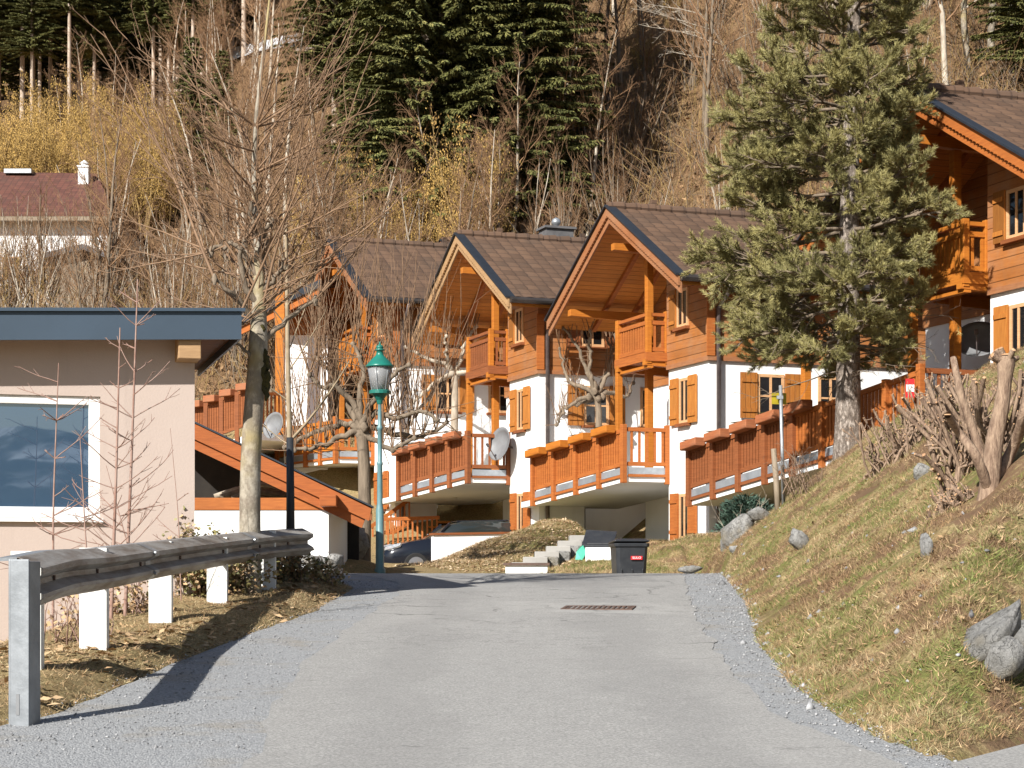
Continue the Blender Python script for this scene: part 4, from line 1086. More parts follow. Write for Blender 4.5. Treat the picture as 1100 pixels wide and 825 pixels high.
# drain grate
Y = 20.9; x = (643 - 550) / F * Y
g = thing('drain_grate', 'rusty rectangular drain grate set across the road below the crest', 'drain grate', (x, Y, road_z(Y) + .004)); g.rotation_euler = (math.atan(.0575), 0, -.16)
m = MB(); m.box(-.40, .40, -.25, -.21, -.02, .006); m.box(-.40, .40, .21, .25, -.02, .006); m.box(-.40, -.36, -.21, .21, -.02, .006); m.box(.36, .40, -.21, .21, -.02, .006); m.build('frame', 'iron', g)
m = MB()
for i in range(13): m.box(-.345 + i * .056, -.318 + i * .056, -.209, .209, -.02, .005)
m.build('bars', 'iron', g)
m = MB(); m.box(-.36, .36, -.21, .21, -.02, -.012); m.build('sump', 'dark_inside', g)

# sign post and wooden stake
Y = 32.6
sp = thing('road_sign', 'thin galvanised sign post with small yellow plate seen edge on', 'road sign', (0, 0, 0))
x, y, z0 = G(842, Y, -.2); zt = P(839, 414, Y)[2]
m = MB(); m.tube([(x, y, z0), ((838.5 - 550) / F * Y, y, zt)], .032, 10); m.build('post', 'galvanised', sp, True)
c = P(835.5, 427, Y)
m = MB(); m.hexa([(c[0] - .10, y + .05, c[2] - .11), (c[0] + .17, y + .14, c[2] - .11), (c[0] + .17, y + .15, c[2] - .11), (c[0] - .10, y + .06, c[2] - .11), (c[0] - .10, y + .05, c[2] + .09), (c[0] + .17, y + .14, c[2] + .09), (c[0] + .17, y + .15, c[2] + .09), (c[0] - .10, y + .06, c[2] + .09)]); m.build('plate', 'sign_yellow', sp)
m = MB(); m.box(c[0] - .02, c[0] + .09, y - .038, y + .03, c[2] - .03, c[2] + .03); m.build('clamp', 'galvanised', sp)
m = MB(); x, y, z0 = G(836, 32.2, -.2); zt = P(831, 482, 32.2)[2]; m.tube([(x, y, z0), (x - .03, y, zt * .5 + z0 * .5), ((831 - 550) / F * 32.2, y, zt)], [.05, .052, .047], 9)
tag(m.build('wooden_stake', 'wood_grey', None, True), 'short grey wooden stake standing beside the sign post', 'stake')

# ------------------------------------------------------------------ parked car (long hatchback, mostly behind the bank)
def car():
    loc = (-3.46, 48.6, -.12)
    t = thing('parked_car', 'dark blue car with clear headlight parked under the carport', 'car', loc, .22)
    # stations along x (front at 0), with sill, belt and half width
    st = [(0.0, .32, .58, .62), (.06, .24, .70, .74), (.25, .20, .80, .82), (.7, .19, .92, .87), (1.15, .19, 1.0, .88), (1.6, .19, 1.03, .89), (2.6, .19, 1.06, .89), (3.6, .19, 1.08, .88), (4.1, .22, 1.06, .84), (4.3, .35, .9, .76)]
    vs = []; 
    for x, s_, b_, hw in st:
        mid = (s_ + b_) * .5
        vs += [(x, -hw * .93, s_), (x, -hw, s_ + .12), (x, -hw, mid + .1), (x, -hw * .95, b_ - .03), (x, -hw * .80, b_), (x, hw * .80, b_), (x, hw * .95, b_ - .03), (x, hw, mid + .1), (x, hw, s_ + .12), (x, hw * .93, s_)]
    k = 10
    fs = [(i * k + j, (i + 1) * k + j, (i + 1) * k + (j + 1) % k, i * k + (j + 1) % k) for i in range(len(st) - 1) for j in range(k)]
    fs += [tuple(range(k)), tuple((len(st) - 1) * k + j for j in reversed(range(k)))]
    m = MB(); m.add(vs, fs); m.build('body', 'car_paint', t, True)
    gs = [(1.18, 1.0, .70, 1.005), (1.75, 1.36, .60, 1.03), (2.1, 1.46, .57, 1.04), (3.0, 1.49, .56, 1.05), (3.7, 1.40, .57, 1.06), (4.15, 1.08, .66, 1.04)]
    vs = []
    for x, z, hw, b_ in gs: vs += [(x, -hw - .18 * (z - b_ > .1), b_ - .02), (x, -hw, z - .03), (x, -hw * .85, z), (x, hw * .85, z), (x, hw, z - .03), (x, hw + .18 * (z - b_ > .1), b_ - .02)]
    k = 6
    fs = [(i * k + j, (i + 1) * k + j, (i + 1) * k + (j + 1) % k, i * k + (j + 1) % k) for i in range(len(gs) - 1) for j in range(k)]
    fs += [tuple(range(k)), tuple((len(gs) - 1) * k + j for j in reversed(range(k)))]
    m = MB(); m.add(vs, fs); m.build('cabin_glass', 'car_glass', t, True)
    m = MB(); m.hexa([(1.95, -.50, 1.445), (3.4, -.50, 1.475), (3.4, .50, 1.475), (1.95, .50, 1.445), (2.0, -.48, 1.475), (3.3, -.48, 1.51), (3.3, .48, 1.51), (2.0, .48, 1.475)]); m.build('roof', 'car_paint', t, bevel=.03)
    for sg in (-1, 1):
        m = MB(); m.add([(.075, sg * .50, .66), (.13, sg * .745, .68), (.42, sg * .845, .78), (.46, sg * .80, .845), (.20, sg * .62, .80), (.09, sg * .50, .74)], [(0, 1, 2, 3, 4, 5) if sg < 0 else (5, 4, 3, 2, 1, 0)])
        o = m.build('headlight', 'hl_glass', t); s2 = o.modifiers.new('Solidify', 'SOLIDIFY'); s2.thickness = .05; s2.offset = 1
        m = MB(); m.bar((1.35, sg * .72, 1.02), (1.75, sg * .60, 1.40), .05, .05); m.build('pillar', 'car_paint', t)
        m = MB(); m.box(1.42, 1.55, sg * .98 - .09, sg * .98 + .09, 1.02, 1.16); m.build('mirror', 'car_paint', t, bevel=.03)
        for x in (.82, 3.45):
            m = MB(); m.tube([(x, sg * .72, .31), (x, sg * .905, .31)], .315, 24); w = m.build('wheel', 'tyre', t, bevel=.02)
            m = MB(); m.lathe([(.21, 0), (.215, .012), (.06, .02), (.03, .03)], 18); r = m.build('rim', 'rim_metal', w); r.location = (x, sg * .908, .31); r.rotation_euler = (sg * -math.pi / 2, 0, 0)
    m = MB(); m.box(-.025, .05, -.42, .42, .36, .52); m.build('grille', 'black_plastic', t)
    return t
car()

# red wooden stair railing behind the car
fr = thing('stair_railing', 'red wooden stair with railing rising behind the parked car', 'stair railing', (0, 0, 0))
def pt(px, py, Y): return Vector(P(px, py, Y))
m = MB()
m.bar(pt(404, 590, 52.5), pt(470, 580, 52.8), .07, .09); m.bar(pt(404, 558, 52.5), pt(472, 556, 52.8), .08, .10)
for i in range(13):
    t = (i + .5) / 13; m.bar(pt(404 + 68 * t, 590 - 10 * t, 52.5 + .3 * t), pt(404 + 68 * t, 558 - 2 * t, 52.5 + .3 * t), .05, .05)
m.build('lower_railing', 'wood_mid', fr)
m = MB()
m.bar(pt(398, 566, 53.4), pt(442, 535, 53.8), .08, .10); m.bar(pt(398, 588, 53.4), pt(442, 560, 53.8), .08, .08)
for i in range(9):
    t = (i + .5) / 9; m.bar(pt(398 + 44 * t, 588 - 28 * t, 53.4 + .4 * t), pt(398 + 44 * t, 566 - 31 * t, 53.4 + .4 * t), .05, .05)
m.build('upper_railing', 'wood_mid', fr)
m = MB()
for i in range(8):
    t = i / 7; c = pt(412 + 62 * t, 598 - 38 * t, 54.0); m.box(c.x - .12, c.x + .26, c.y - .3, c.y + .6, c.z - .06, c.z)
m.build('tread', 'wood_orange', fr)

# far terrace with stepped flower boxes at the left and the annex behind the birch
at = thing('terrace_fence', 'far red-brown terrace fence between the blue roof edge and the birch trunk', 'fence', (0, 0, 0))
T0 = [(205, 441, 56.5), (272, 417, 54.5)]
m = MB()
a = pt(*T0[0]); b = pt(*T0[1]); 
rail_section(m, (a.x, a.y), (b.x, b.y), 0, -1.0, .02, .09, .03, a.z, b.z); m.build('boards', 'wood_red', at)
m = MB(); a2 = pt(268, 421, 54.4); b2 = pt(306, 424, 55.6); rail_section(m, (a2.x, a2.y), (b2.x, b2.y), 0, -.95, .1, .06, .03, a2.z, b2.z); m.build('railing', 'wood_mid', at)
for i in range(5):
    t = i / 4; c = a.lerp(b, t); m = MB(); m.bar((c.x, c.y - .05, c.z - 1.5), (c.x, c.y - .05, c.z + .05), .12, .12, up=(1, 0, 0)); m.build('post', 'wood_red', at)
m = MB(); m.prism([(a.x, a.y + .05, a.z - 1.5), (b.x, b.y + .05, b.z - 1.5), (b2.x, b2.y, b2.z - 1.4), (b2.x, b2.y + 4, b2.z - 1.4), (a.x, a.y + 4, a.z - 1.5)], (0, 0, .2)); m.build('slab', 'plaster_white', at)
for i, t in enumerate((.12, .36, .62, .88)):
    c = a.lerp(b, t); m = MB(); m.box(-.27, .27, -.14, .14, -.10, .10); o = m.build('flower_box', 'wood_planter', None, bevel=.02); o.location = (c.x, c.y - .17, c.z + .1); o.rotation_euler = (0, 0, math.atan2(b.y - a.y, b.x - a.x))
    tag(o, ['red-brown flower box at the far lower left end of the distant terrace fence', 'red-brown flower box second up on the distant terrace fence', 'red-brown flower box third up on the distant terrace fence', 'red-brown flower box highest on the distant terrace fence beside the birch'][i], 'flower box', 'flower boxes on the distant terrace fence')
an = thing('chalet_annex', 'hidden chalet end with sloping dark roof edge behind the birch trunk', 'chalet', (0, 0, 0))
m = MB(); a = pt(246, 352, 58); b = pt(345, 306, 56)
m.prism([a, b, b + Vector((.5, 4, .6)), a + Vector((-.5, 4, .6))], (0, 0, .16)); m.build('roof', 'roof_tile', an)
m = MB(); m.bar(a + Vector((0, -.03, .05)), b + Vector((0, -.03, .05)), .05, .22); m.build('roof_edge', 'flash_dark', an)
m = MB(); m.bar(a + Vector((0.2, .05, -.18)), b + Vector((0, .05, -.18)), .06, .22); m.build('barge_board', 'wood_mid', an)
c = pt(301, 420, 56.6)
m = MB(); m.box(c.x - .14, c.x + .14, c.y - .1, c.y + .1, c.z - 1.4, c.z + 3.1); m.build('column', 'wood_orange', an)
c0 = pt(305, 360, 58); c1 = pt(352, 470, 58); m = MB(); m.box(c0.x, c1.x, 58, 60, c1.z - 2, c0.z); m.build('wall', 'plaster_white', an)
m = MB(); m.box(c0.x - .04, c1.x, 57.95, 60, c0.z, pt(0, 318, 58).z); m.build('wood_cladding', 'wood_siding', an)

# ------------------------------------------------------------------ far house on the left
fh = thing('far_house', 'far white house with red roof and white chimney high on the left slope', 'house', (0, 0, 0))
Yh = 92.0
def fp(px, py, Y=Yh): return Vector(P(px, py, Y))
m = MB(); c0 = fp(-60, 236); c1 = fp(122, 345)
m.box(c0.x, c1.x, Yh, Yh + 8, c1.z - 2, c0.z); m.build('wall', 'plaster_white', fh)
rb = fp(-70, 232, Yh - .8); rb1 = fp(122, 232, Yh - .8); rt = fp(-70, 188, Yh + 4.2); rt1 = fp(104, 191, Yh + 4.2)
m = MB(); m.prism([rb, rb1, rt1, rt], (0, 0, .22)); m.prism([rt, rt1, rb1 + Vector((0, 9.6, 0)), rb + Vector((0, 9.6, 0))], (0, 0, .2))
m.build('roof', 'roof_tile_red', fh)
m = MB(); m.box(fp(-60, 0).x, fp(121, 0).x, Yh - .78, Yh - .5, fp(0, 240).z, fp(0, 234).z); m.build('eave_board', 'wood_grey', fh)
c = fp(90.5, 192, Yh + 3); m = MB(); m.box(c.x - .26, c.x + .26, c.y - .26, c.y + .26, c.z - .6, c.z + .55); m.box(c.x - .32, c.x + .32, c.y - .32, c.y + .32, c.z + .55, c.z + .62); m.lathe([(.16, .62), (.16, .74), (.24, .78), (.02, .95)], 10, tuple(c)); m.build('chimney', 'plaster_white', fh)
c = fp(21, 185, Yh + 4); m = MB(); m.box(c.x - .7, c.x + .7, c.y - .4, c.y + .4, c.z - .12, c.z + .1); m.build('roof_vent', 'galvanised', fh)
for px in (12, 60, 100):
    window(fh, (fp(px, 0).x, Yh, fp(0, 300).z), (1, 0, 0), (0, -1, 0), .9, 1.1, shutters=(), sill=False)
sh = thing('garden_shed', 'small dark wooden shed with low gable roof below the far white house', 'shed', (0, 0, 0))
Ys = 86.0
m = MB(); a = fp(45, 272, Ys); b = fp(88, 262, Ys); c = fp(130, 276, Ys)
m.prism([a, b, c, c - Vector((0, 0, .25)), b - Vector((0, 0, .25)), a - Vector((0, 0, .25))], (0, 3.5, 0)); m.build('roof', 'chimney_grey', sh)
m = MB(); m.box(fp(55, 0, Ys).x, fp(122, 0, Ys).x, Ys + .5, Ys + 3.2, fp(0, 330, Ys).z, fp(0, 275, Ys).z); m.build('wall', 'wood_grey', sh)
# ------------------------------------------------------------------ vegetation generators
class Grow:
    def __init__(s, seed): s.r = np.random.default_rng(seed); s.polys = []; s.tips = []
    def branch(s, p, d, L, r, lv, spec, mi=0):
        """spec[lv]: dict(seg, wig, up, n, t0, ang, lr, sides, tap)"""
        c = spec[lv]; R_ = s.r
        k = max(3, int(L / c['seg']) + 1)
        pts = [np.array(p, float)]; dd = np.array(d, float); dd /= np.linalg.norm(dd)
        dirs = [dd]
        for i in range(k - 1):
            dd = dd + R_.normal(size=3) * c['wig'] + np.array([0, 0, c['up']]); dd /= np.linalg.norm(dd)
            pts.append(pts[-1] + dd * L / (k - 1)); dirs.append(dd)
        t = np.linspace(0, 1, k); rad = r * (1 - t * (1 - c.get('tap', .25)))
        s.polys.append((np.array(pts), rad, c['sides'], c.get('mi', mi)))
        if lv + 1 < len(spec):
            n = c['n'] if isinstance(c['n'], int) else int(R_.integers(c['n'][0], c['n'][1] + 1))
            for j in range(n):
                tt = c['t0'] + (1 - c['t0']) * (j + R_.uniform(.1, .9)) / n
                x = tt * (k - 1); i = min(int(x), k - 2); f = x - i
                q = pts[i] * (1 - f) + pts[i + 1] * f; dv = dirs[i + 1]
                a = R_.uniform(0, 2 * np.pi); an = R(c['ang'] * R_.uniform(.65, 1.25))
                o = np.cross(dv, [math.cos(a), math.sin(a), .3]); o /= np.linalg.norm(o) + 1e-9
                nd = dv * math.cos(an) + o * math.sin(an)
                ll = L * c['lr'] * R_.uniform(.6, 1.15) * (1 - c.get('sh', .45) * tt)
                rr = min(r * (1 - tt * .7) * c.get('rr', .5), .5 * r)
                s.branch(q, nd, ll, max(rr, c.get('rmin', .005)), lv + 1, spec, mi)
        else: s.tips.append((pts[-1], dirs[-1]))
    def mesh(s, name, mats): return tubes_mesh(name, s.polys, mats)

def bare_mesh(seed, H, r0, mats, crown=.35, dense=1.0, upright=.1):
    g = Grow(seed)
    spec = [dict(seg=H / 9, wig=.05, up=.03, n=int(22 * dense), t0=crown, ang=48, lr=.36, sides=7, tap=.12, rr=.42, rmin=.02, sh=.55),
            dict(seg=.5, wig=.11, up=upright, n=9, t0=.15, ang=42, lr=.45, sides=4, tap=.2, rr=.5, rmin=.011, mi=1),
            dict(seg=.4, wig=.14, up=.07, n=5, t0=.1, ang=40, lr=.5, sides=3, tap=.3, rr=.6, rmin=.008, mi=1),
            dict(seg=.35, wig=.12, up=.05, n=0, t0=.1, ang=30, lr=.5, sides=3, tap=.3, mi=1)]
    g.branch((0, 0, -.4), (g.r.normal() * .05, g.r.normal() * .05, 1), H, r0, 0, spec)
    return g
def multi_mesh(seed, H, n):
    g = Grow(seed)
    spec = [dict(seg=H / 7, wig=.06, up=.04, n=9, t0=.3, ang=34, lr=.36, sides=5, tap=.15, rr=.5, rmin=.012, sh=.5),
            dict(seg=.5, wig=.12, up=.08, n=6, t0=.1, ang=36, lr=.45, sides=3, tap=.25, rr=.6, rmin=.008, mi=1),
            dict(seg=.4, wig=.13, up=.05, n=0, t0=.1, ang=30, lr=.4, sides=3, tap=.4, mi=1)]
    for i in range(n):
        a = g.r.uniform(0, 6.28); q = g.r.uniform(.08, .34)
        g.branch((math.cos(a) * .25, math.sin(a) * .25, -.3), (math.cos(a) * q, math.sin(a) * q, 1), H * g.r.uniform(.6, 1.05), g.r.uniform(.035, .075) * H / 6, 0, spec)
    return g

def spruce_mesh(name, seed, H, z0, r0, wide=.17, sunny=0.35):
    g = np.random.default_rng(seed)
    polys = [(np.array([[0, 0, -.5], [0, 0, H * .5], [g.normal() * .1, 0, H]]), np.array([r0, r0 * .6, .02]), 7, 0)]
    C = []; Dd = []; Nn = []; LL = []
    z = z0
    while z < H - .3:
        frac = (H - z) / H
        nb = 7
        a0 = g.uniform(0, 6.28)
        for b in range(nb):
            a = a0 + b * 2 * np.pi / nb + g.normal() * .25
            L = (H - z) * wide * g.uniform(.7, 1.2) + .35
            L = min(L, 3.6)
            k = 6; t = np.linspace(0, 1, k)
            dr = .18 + .22 * g.uniform()
            pts = np.stack([np.cos(a) * L * t, np.sin(a) * L * t, z + L * (.10 * t - dr * t * t + .10 * t ** 4)], -1)
            polys.append((pts[[0, 2, 5]], np.array([.03, .016, .005]) * (.5 + frac), 3, 1))
            m = int(L * 44) + 8
            for s_ in (-1, 1, 0):
                tt = g.uniform(.12, 1, m); q = np.stack([np.interp(tt, t, pts[:, i]) for i in range(3)], -1)
                dirn = np.array([np.cos(a), np.sin(a), 0]); side = np.array([-np.sin(a), np.cos(a), 0])
                d = dirn * g.uniform(.3, .8, m)[:, None] + side * (s_ * g.uniform(.4, 1.0, m))[:, None] + np.array([0, 0, -1]) * g.uniform(.15, .95, m)[:, None]
                C.append(q); Dd.append(d); Nn.append(np.cross(d, side) + g.normal(size=(m, 3)) * .5)
                LL.append(g.uniform(.15, .34, m) * (1.1 - .4 * tt) * (.55 + .6 * min(1, L / 2)))
        z += g.uniform(.26, .42) * (1.0 if H > 14 else .8)
    C = np.concatenate(C); Dd = np.concatenate(Dd); Nn = np.concatenate(Nn); LL = np.concatenate(LL)
    tr = tubes_mesh(name + '_trunk', polys, ['bark_spruce', 'spruce_needle'])
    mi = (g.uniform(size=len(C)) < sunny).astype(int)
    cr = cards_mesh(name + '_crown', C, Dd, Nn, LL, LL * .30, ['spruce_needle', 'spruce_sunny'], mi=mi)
    return tr, cr

def place(kind, parts, loc, rz, sc, label, cat, group=None, tilt=(0, 0)):
    """A plant thing: Empty at its foot with mesh parts that may be shared."""
    t = thing(kind, label, cat, loc, rz, group); t.scale = (sc, sc, sc) if not hasattr(sc, '__len__') else sc
    t.rotation_euler = (tilt[0], tilt[1], rz)
    for nm, me in parts: link(nm, me, t)
    return t

def split(g, name, mats_trunk, twig):
    """trunk (first order) and crown (the rest) meshes of a grown tree."""
    a = [p for p in g.polys if p[3] == 0]; b = [(p[0], p[1], p[2], 0) for p in g.polys if p[3] != 0]
    return [('trunk', tubes_mesh(name + '_trunk', a, [mats_trunk])), ('crown', tubes_mesh(name + '_crown', b, [twig]))]

rs = np.random.default_rng(77)
# ---- spruces
SPR = [spruce_mesh('spruce%d' % i, 100 + i, 22 + 2 * i, 2.0 + i * .5, .24, .155 + .015 * i) for i in range(3)]
SPT = [spruce_mesh('tall_spruce%d' % i, 200 + i, 28 + i, 8.5 + i * 1.6, .24, .17, .25) for i in range(3)]
SPS = [spruce_mesh('small_spruce%d' % i, 300 + i, 10, .4, .14, .24, .3) for i in range(2)]
def sp_parts(pr): return [('trunk', pr[0]), ('crown', pr[1])]
for i in range(110):
    px = rs.uniform(-70, 262); Y = rs.uniform(178, 194) if i < 34 else rs.uniform(194, 330)
    place('spruce_tree', sp_parts(SPT[i % 3] if i < 34 else SPR[i % 3]), G(px, Y, -.3), rs.uniform(0, 6.3), rs.uniform(.85, 1.15), 'tall spruce with bare pale trunk in the dark wood at top left', 'spruce', 'spruces of the dark wood at top left')
for px in (362, 388, 405, 420, 446, 462, 486, 503, 520, 536, 556, 572, 596, 432, 470, 512, 540):
    Y = rs.uniform(75, 92) if px > 430 else rs.uniform(94, 110)
    place('spruce_tree', sp_parts(SPR[rs.integers(3)]), G(px + rs.uniform(-6, 6), Y, -.3), rs.uniform(0, 6.3), rs.uniform(.9, 1.2), 'dark green spruce on the slope behind the chalet roofs at top centre', 'spruce', 'dark spruces behind the chalet roofs')
for px, Y in ((668, 132), (700, 140), (640, 128), (1110, 76), (1135, 80), (1090, 92)):
    place('spruce_tree', sp_parts(SPR[rs.integers(3)]), G(px, Y, -.3), rs.uniform(0, 6.3), .7, 'spruce half hidden in the bare wood above the right hand chalets', 'spruce', 'spruces in the bare wood above the right hand chalets')
for px, Y, s in ((206, 118, 1.05), (238, 124, .9), (186, 112, .7)):
    place('spruce_tree', sp_parts(SPS[rs.integers(2)]), G(px, Y, -.3), rs.uniform(0, 6.3), s, 'short dark spruce on the slope right of the far white house', 'spruce', 'short spruces beside the far white house')

# ---- bare trees of the wood
BT = [split(bare_mesh(400 + i, 11 + i * .7, .12 + .01 * i, None, crown=.28 + .04 * (i % 3), dense=1.1, upright=.1), 'bare%d' % i, 'bark_pale' if i % 2 else 'bark_grey', 'bark_twig') for i in range(6)]
MT = [split(multi_mesh(500 + i, 7 + i * .6, 9), 'coppice%d' % i, 'bark_pale' if i % 2 else 'bark_grey', 'bark_twig') for i in range(4)]
def scatter(n, x0, x1, y0, y1, parts, kind, label, cat, group, s0=.8, s1=1.25):
    for i in range(n):
        px = rs.uniform(x0, x1); Y = rs.uniform(y0, y1)
        place(kind, parts[rs.integers(len(parts))], G(px, Y, -.2), rs.uniform(0, 6.3), rs.uniform(s0, s1), label, cat, group, tilt=(rs.normal() * .05, rs.normal() * .07))
scatter(14, 556, 650, 66, 100, BT, 'bare_tree', 'leafless grey-brown tree in the wood behind the middle chalet roofs', 'tree', 'leafless trees behind the middle chalets', .6, .95)
scatter(7, 0, 200, 140, 160, BT, 'bare_tree', 'leafless tree at the foot of the dark spruce wood at top left', 'tree', 'leafless trees at the foot of the spruce wood', .5, .8)
scatter(11, 650, 770, 84, 120, BT, 'bare_tree', 'leafless grey-brown tree in the wood behind the middle chalet roofs', 'tree', 'leafless trees behind the middle chalets', .60, .95)
scatter(30, 330, 556, 66, 80, BT, 'bare_tree', 'leafless tree standing before the dark spruces behind the chalet roofs', 'tree', 'leafless trees before the dark spruces', .42, .72)
scatter(34, 340, 690, 64, 84, MT, 'coppice_tree', 'many-stemmed leafless tree on the slope behind the middle chalet roofs', 'tree', 'many-stemmed trees behind the middle chalets', .5, .85)
scatter(26, 690, 1120, 74, 125, BT, 'bare_tree', 'leafless tree on the brown slope above the right hand chalets', 'tree', 'leafless trees above the right hand chalets', .7, 1.1)
scatter(18, 700, 1120, 66, 92, MT, 'coppice_tree', 'many-stemmed leafless tree above the right hand chalet roofs', 'tree', 'many-stemmed trees above the right hand chalets', .5, .9)
scatter(26, 110, 350, 64, 120, BT, 'bare_tree', 'leafless tree on the slope between the far white house and the birch', 'tree', 'leafless trees right of the far white house', .55, .95)
scatter(26, 90, 345, 60, 110, MT, 'coppice_tree', 'many-stemmed leafless tree between the far white house and the birch', 'tree', 'many-stemmed trees right of the far white house', .5, .9)
scatter(16, -40, 125, 70, 84, MT, 'coppice_tree', 'many-stemmed leafless tree in front of the far white house', 'tree', 'many-stemmed trees in front of the far white house', .45, .75)
scatter(22, 190, 380, 130, 190, BT, 'bare_tree', 'leafless tree high on the slope below the pale rock scar', 'tree', 'leafless trees high below the rock scar', .8, 1.2)
# pale leaning birch and pale trunks at upper right
g = Grow(610)
a = np.array(P(800, 172, 80)); b = np.array(P(722, -20, 80)); a = np.array([a[0] + .9, 80, gz(a[0] + .9, 80) - .3])
k = 9; tt = np.linspace(0, 1, k); pts = a[None] * (1 - tt[:, None]) + b[None] * tt[:, None]; pts[:, 0] += np.sin(tt * 3) * .25; pts -= a
g.polys.append((pts, .10 * (1 - .7 * tt), 7, 0))
sp2 = [dict(seg=.7, wig=.07, up=.02, n=7, t0=.2, ang=30, lr=.35, sides=4, tap=.2, rmin=.012, mi=1), dict(seg=.5, wig=.1, up=.02, n=4, t0=.1, ang=35, lr=.5, sides=3, tap=.3, rmin=.008, mi=1), dict(seg=.4, wig=.1, up=0, n=0, t0=.1, ang=30, lr=.5, sides=3, tap=.4, mi=1)]
for t_, L in ((.45, 3.6), (.55, 4.2), (.62, 3.4), (.7, 3.8), (.8, 2.6), (.9, 2.0), (.5, 2.5)):
    q = a * 0 + pts[int(t_ * (k - 1))]; g.branch(q, (-1 if t_ != .5 else .8, g.r.normal() * .4, .28 + g.r.uniform(-.1, .3)), L, .035, 0, sp2, 1)
place('leaning_birch', split(g, 'lean', 'bark_birch', 'bark_pale'), tuple(a), 0, 1, 'thin pale birch leaning left over the slope beside the big pine', 'birch')
for i, (px, Y, s) in enumerate(((1040, 79, 1.0), (1066, 80, 1.1), (1082, 81, 1.0))):
    gg = bare_mesh(620 + i, 13, .17, None, crown=.2, dense=.9)
    place('pale_tree', split(gg, 'pale%d' % i, 'bark_birch', 'bark_pale'), G(px, Y, -.3), i * 2.0, s, 'pale-barked leafless tree standing right above the big chalet ridge', 'tree', 'pale-barked trees above the big chalet ridge', tilt=(0, -.10 + .05 * i))

# ---- hazel shrubs with yellow catkins
def hazel(seed, H):
    g = multi_mesh(seed, H, 10)
    tips = []
    for p, r, n, m in g.polys:
        if m == 1:
            for _ in range(10): 
                i = g.r.integers(0, len(p)); tips.append(p[i] + g.r.normal(size=3) * .12)
    c = np.array(tips); n = len(c); d = np.stack([g.r.normal(size=n) * .25, g.r.normal(size=n) * .25, -np.ones(n)], -1)
    cat = cards_mesh('catkins', c, d, g.r.normal(size=(n, 3)), g.r.uniform(.06, .13, n), g.r.uniform(.03, .06, n), ['leaf_yellow'])
    return split(g, 'hazel%d' % seed, 'bark_gold', 'bark_gold') + [('catkins', cat)]
HZ = [hazel(700 + i, 5.5 + i) for i in range(3)]
for i in range(54):
    px = rs.uniform(-40, 185); Y = rs.uniform(102, 124)
    place('hazel_shrub', HZ[rs.integers(3)], G(px, Y, -.3), rs.uniform(0, 6.3), rs.uniform(.75, 1.15), 'golden yellow catkin shrub on the slope above the far red roof', 'shrub', 'golden shrubs above the far red roof')
for i in range(17):
    px = rs.uniform(345, 545); Y = rs.uniform(70, 80)
    place('hazel_shrub', HZ[rs.integers(3)], G(px, Y, -.3), rs.uniform(0, 6.3), rs.uniform(.65, 1.0), 'yellow catkin shrub at the foot of the dark spruces behind the roofs', 'shrub', 'yellow shrubs at the foot of the dark spruces')
for px, Y in ((6, 80), (30, 82), (48, 81), (690, 92), (720, 96), (735, 88)):
    place('hazel_shrub', HZ[rs.integers(3)], G(px, Y, -.3), rs.uniform(0, 6.3), .5, 'small yellow catkin shrub in front of the far red roof' if px < 100 else 'small yellow catkin shrub on the brown slope left of the big pine', 'shrub', 'small yellow shrubs by the far house' if px < 100 else 'small yellow shrubs left of the pine')

# ---- undergrowth on the slope: nobody could count it
def brush():
    g = np.random.default_rng(31); polys = []
    n = 9000
    px = g.uniform(-60, 1150, n); Y = np.where(g.uniform(size=n) < .65, g.uniform(56, 92, n), g.uniform(92, 150, n))
    X = (px - 550) / F * Y; Z = ground_z(X, Y)
    for i in range(n):
        if abs(X[i]) < 16.0 and Y[i] < 58: continue
        if px[i] < 140 and 70 < Y[i] < 93 and g.uniform() < .93: continue
        h = g.uniform(.8, 2.6); lean = g.normal(size=2) * .35
        p = np.array([[X[i], Y[i], Z[i] - .1], [X[i] + lean[0] * h * .4, Y[i] + lean[1] * h * .4, Z[i] + h * .6], [X[i] + lean[0] * h, Y[i] + lean[1] * h, Z[i] + h]])
        polys.append((p, np.array([.016, .012, .006]), 3, int(g.integers(0, 3))))
        for _ in range(3):
            t = g.uniform(.2, .9); q = p[0] * (1 - t) + p[2] * t; dd = g.normal(size=3) * .5 + np.array([lean[0], lean[1], .7])
            L = h * g.uniform(.25, .55); polys.append((np.array([q, q + dd * L * .5, q + dd * L + np.array([0, 0, .05])]), np.array([.010, .008, .005]), 3, int(g.integers(0, 3))))
    return tubes_mesh('undergrowth', polys, ['bark_twig', 'bark_grey', 'bark_gold'])
tag(link('undergrowth', brush()), 'tangled brown leafless undergrowth covering the slope behind the houses', 'undergrowth', None, 'stuff')
def litter_leaves():
    g = np.random.default_rng(32); n = 42000
    px = g.uniform(-60, 1150, n); Y = g.uniform(58, 130, n); X = (px - 550) / F * Y; Z = ground_z(X, Y)
    c = np.stack([X, Y, Z + g.uniform(.0, .5, n) ** 2], -1)
    d = np.stack([g.normal(size=n), g.normal(size=n), g.uniform(-.2, 1.2, n)], -1)
    return cards_mesh('dry_grass', c, d, g.normal(size=(n, 3)), g.uniform(.18, .5, n), g.uniform(.03, .12, n), ['bracken'])
tag(link('dry_grass', litter_leaves()), 'dead bracken and tufts of dry grass on the wooded slope', 'dry grass', None, 'stuff')
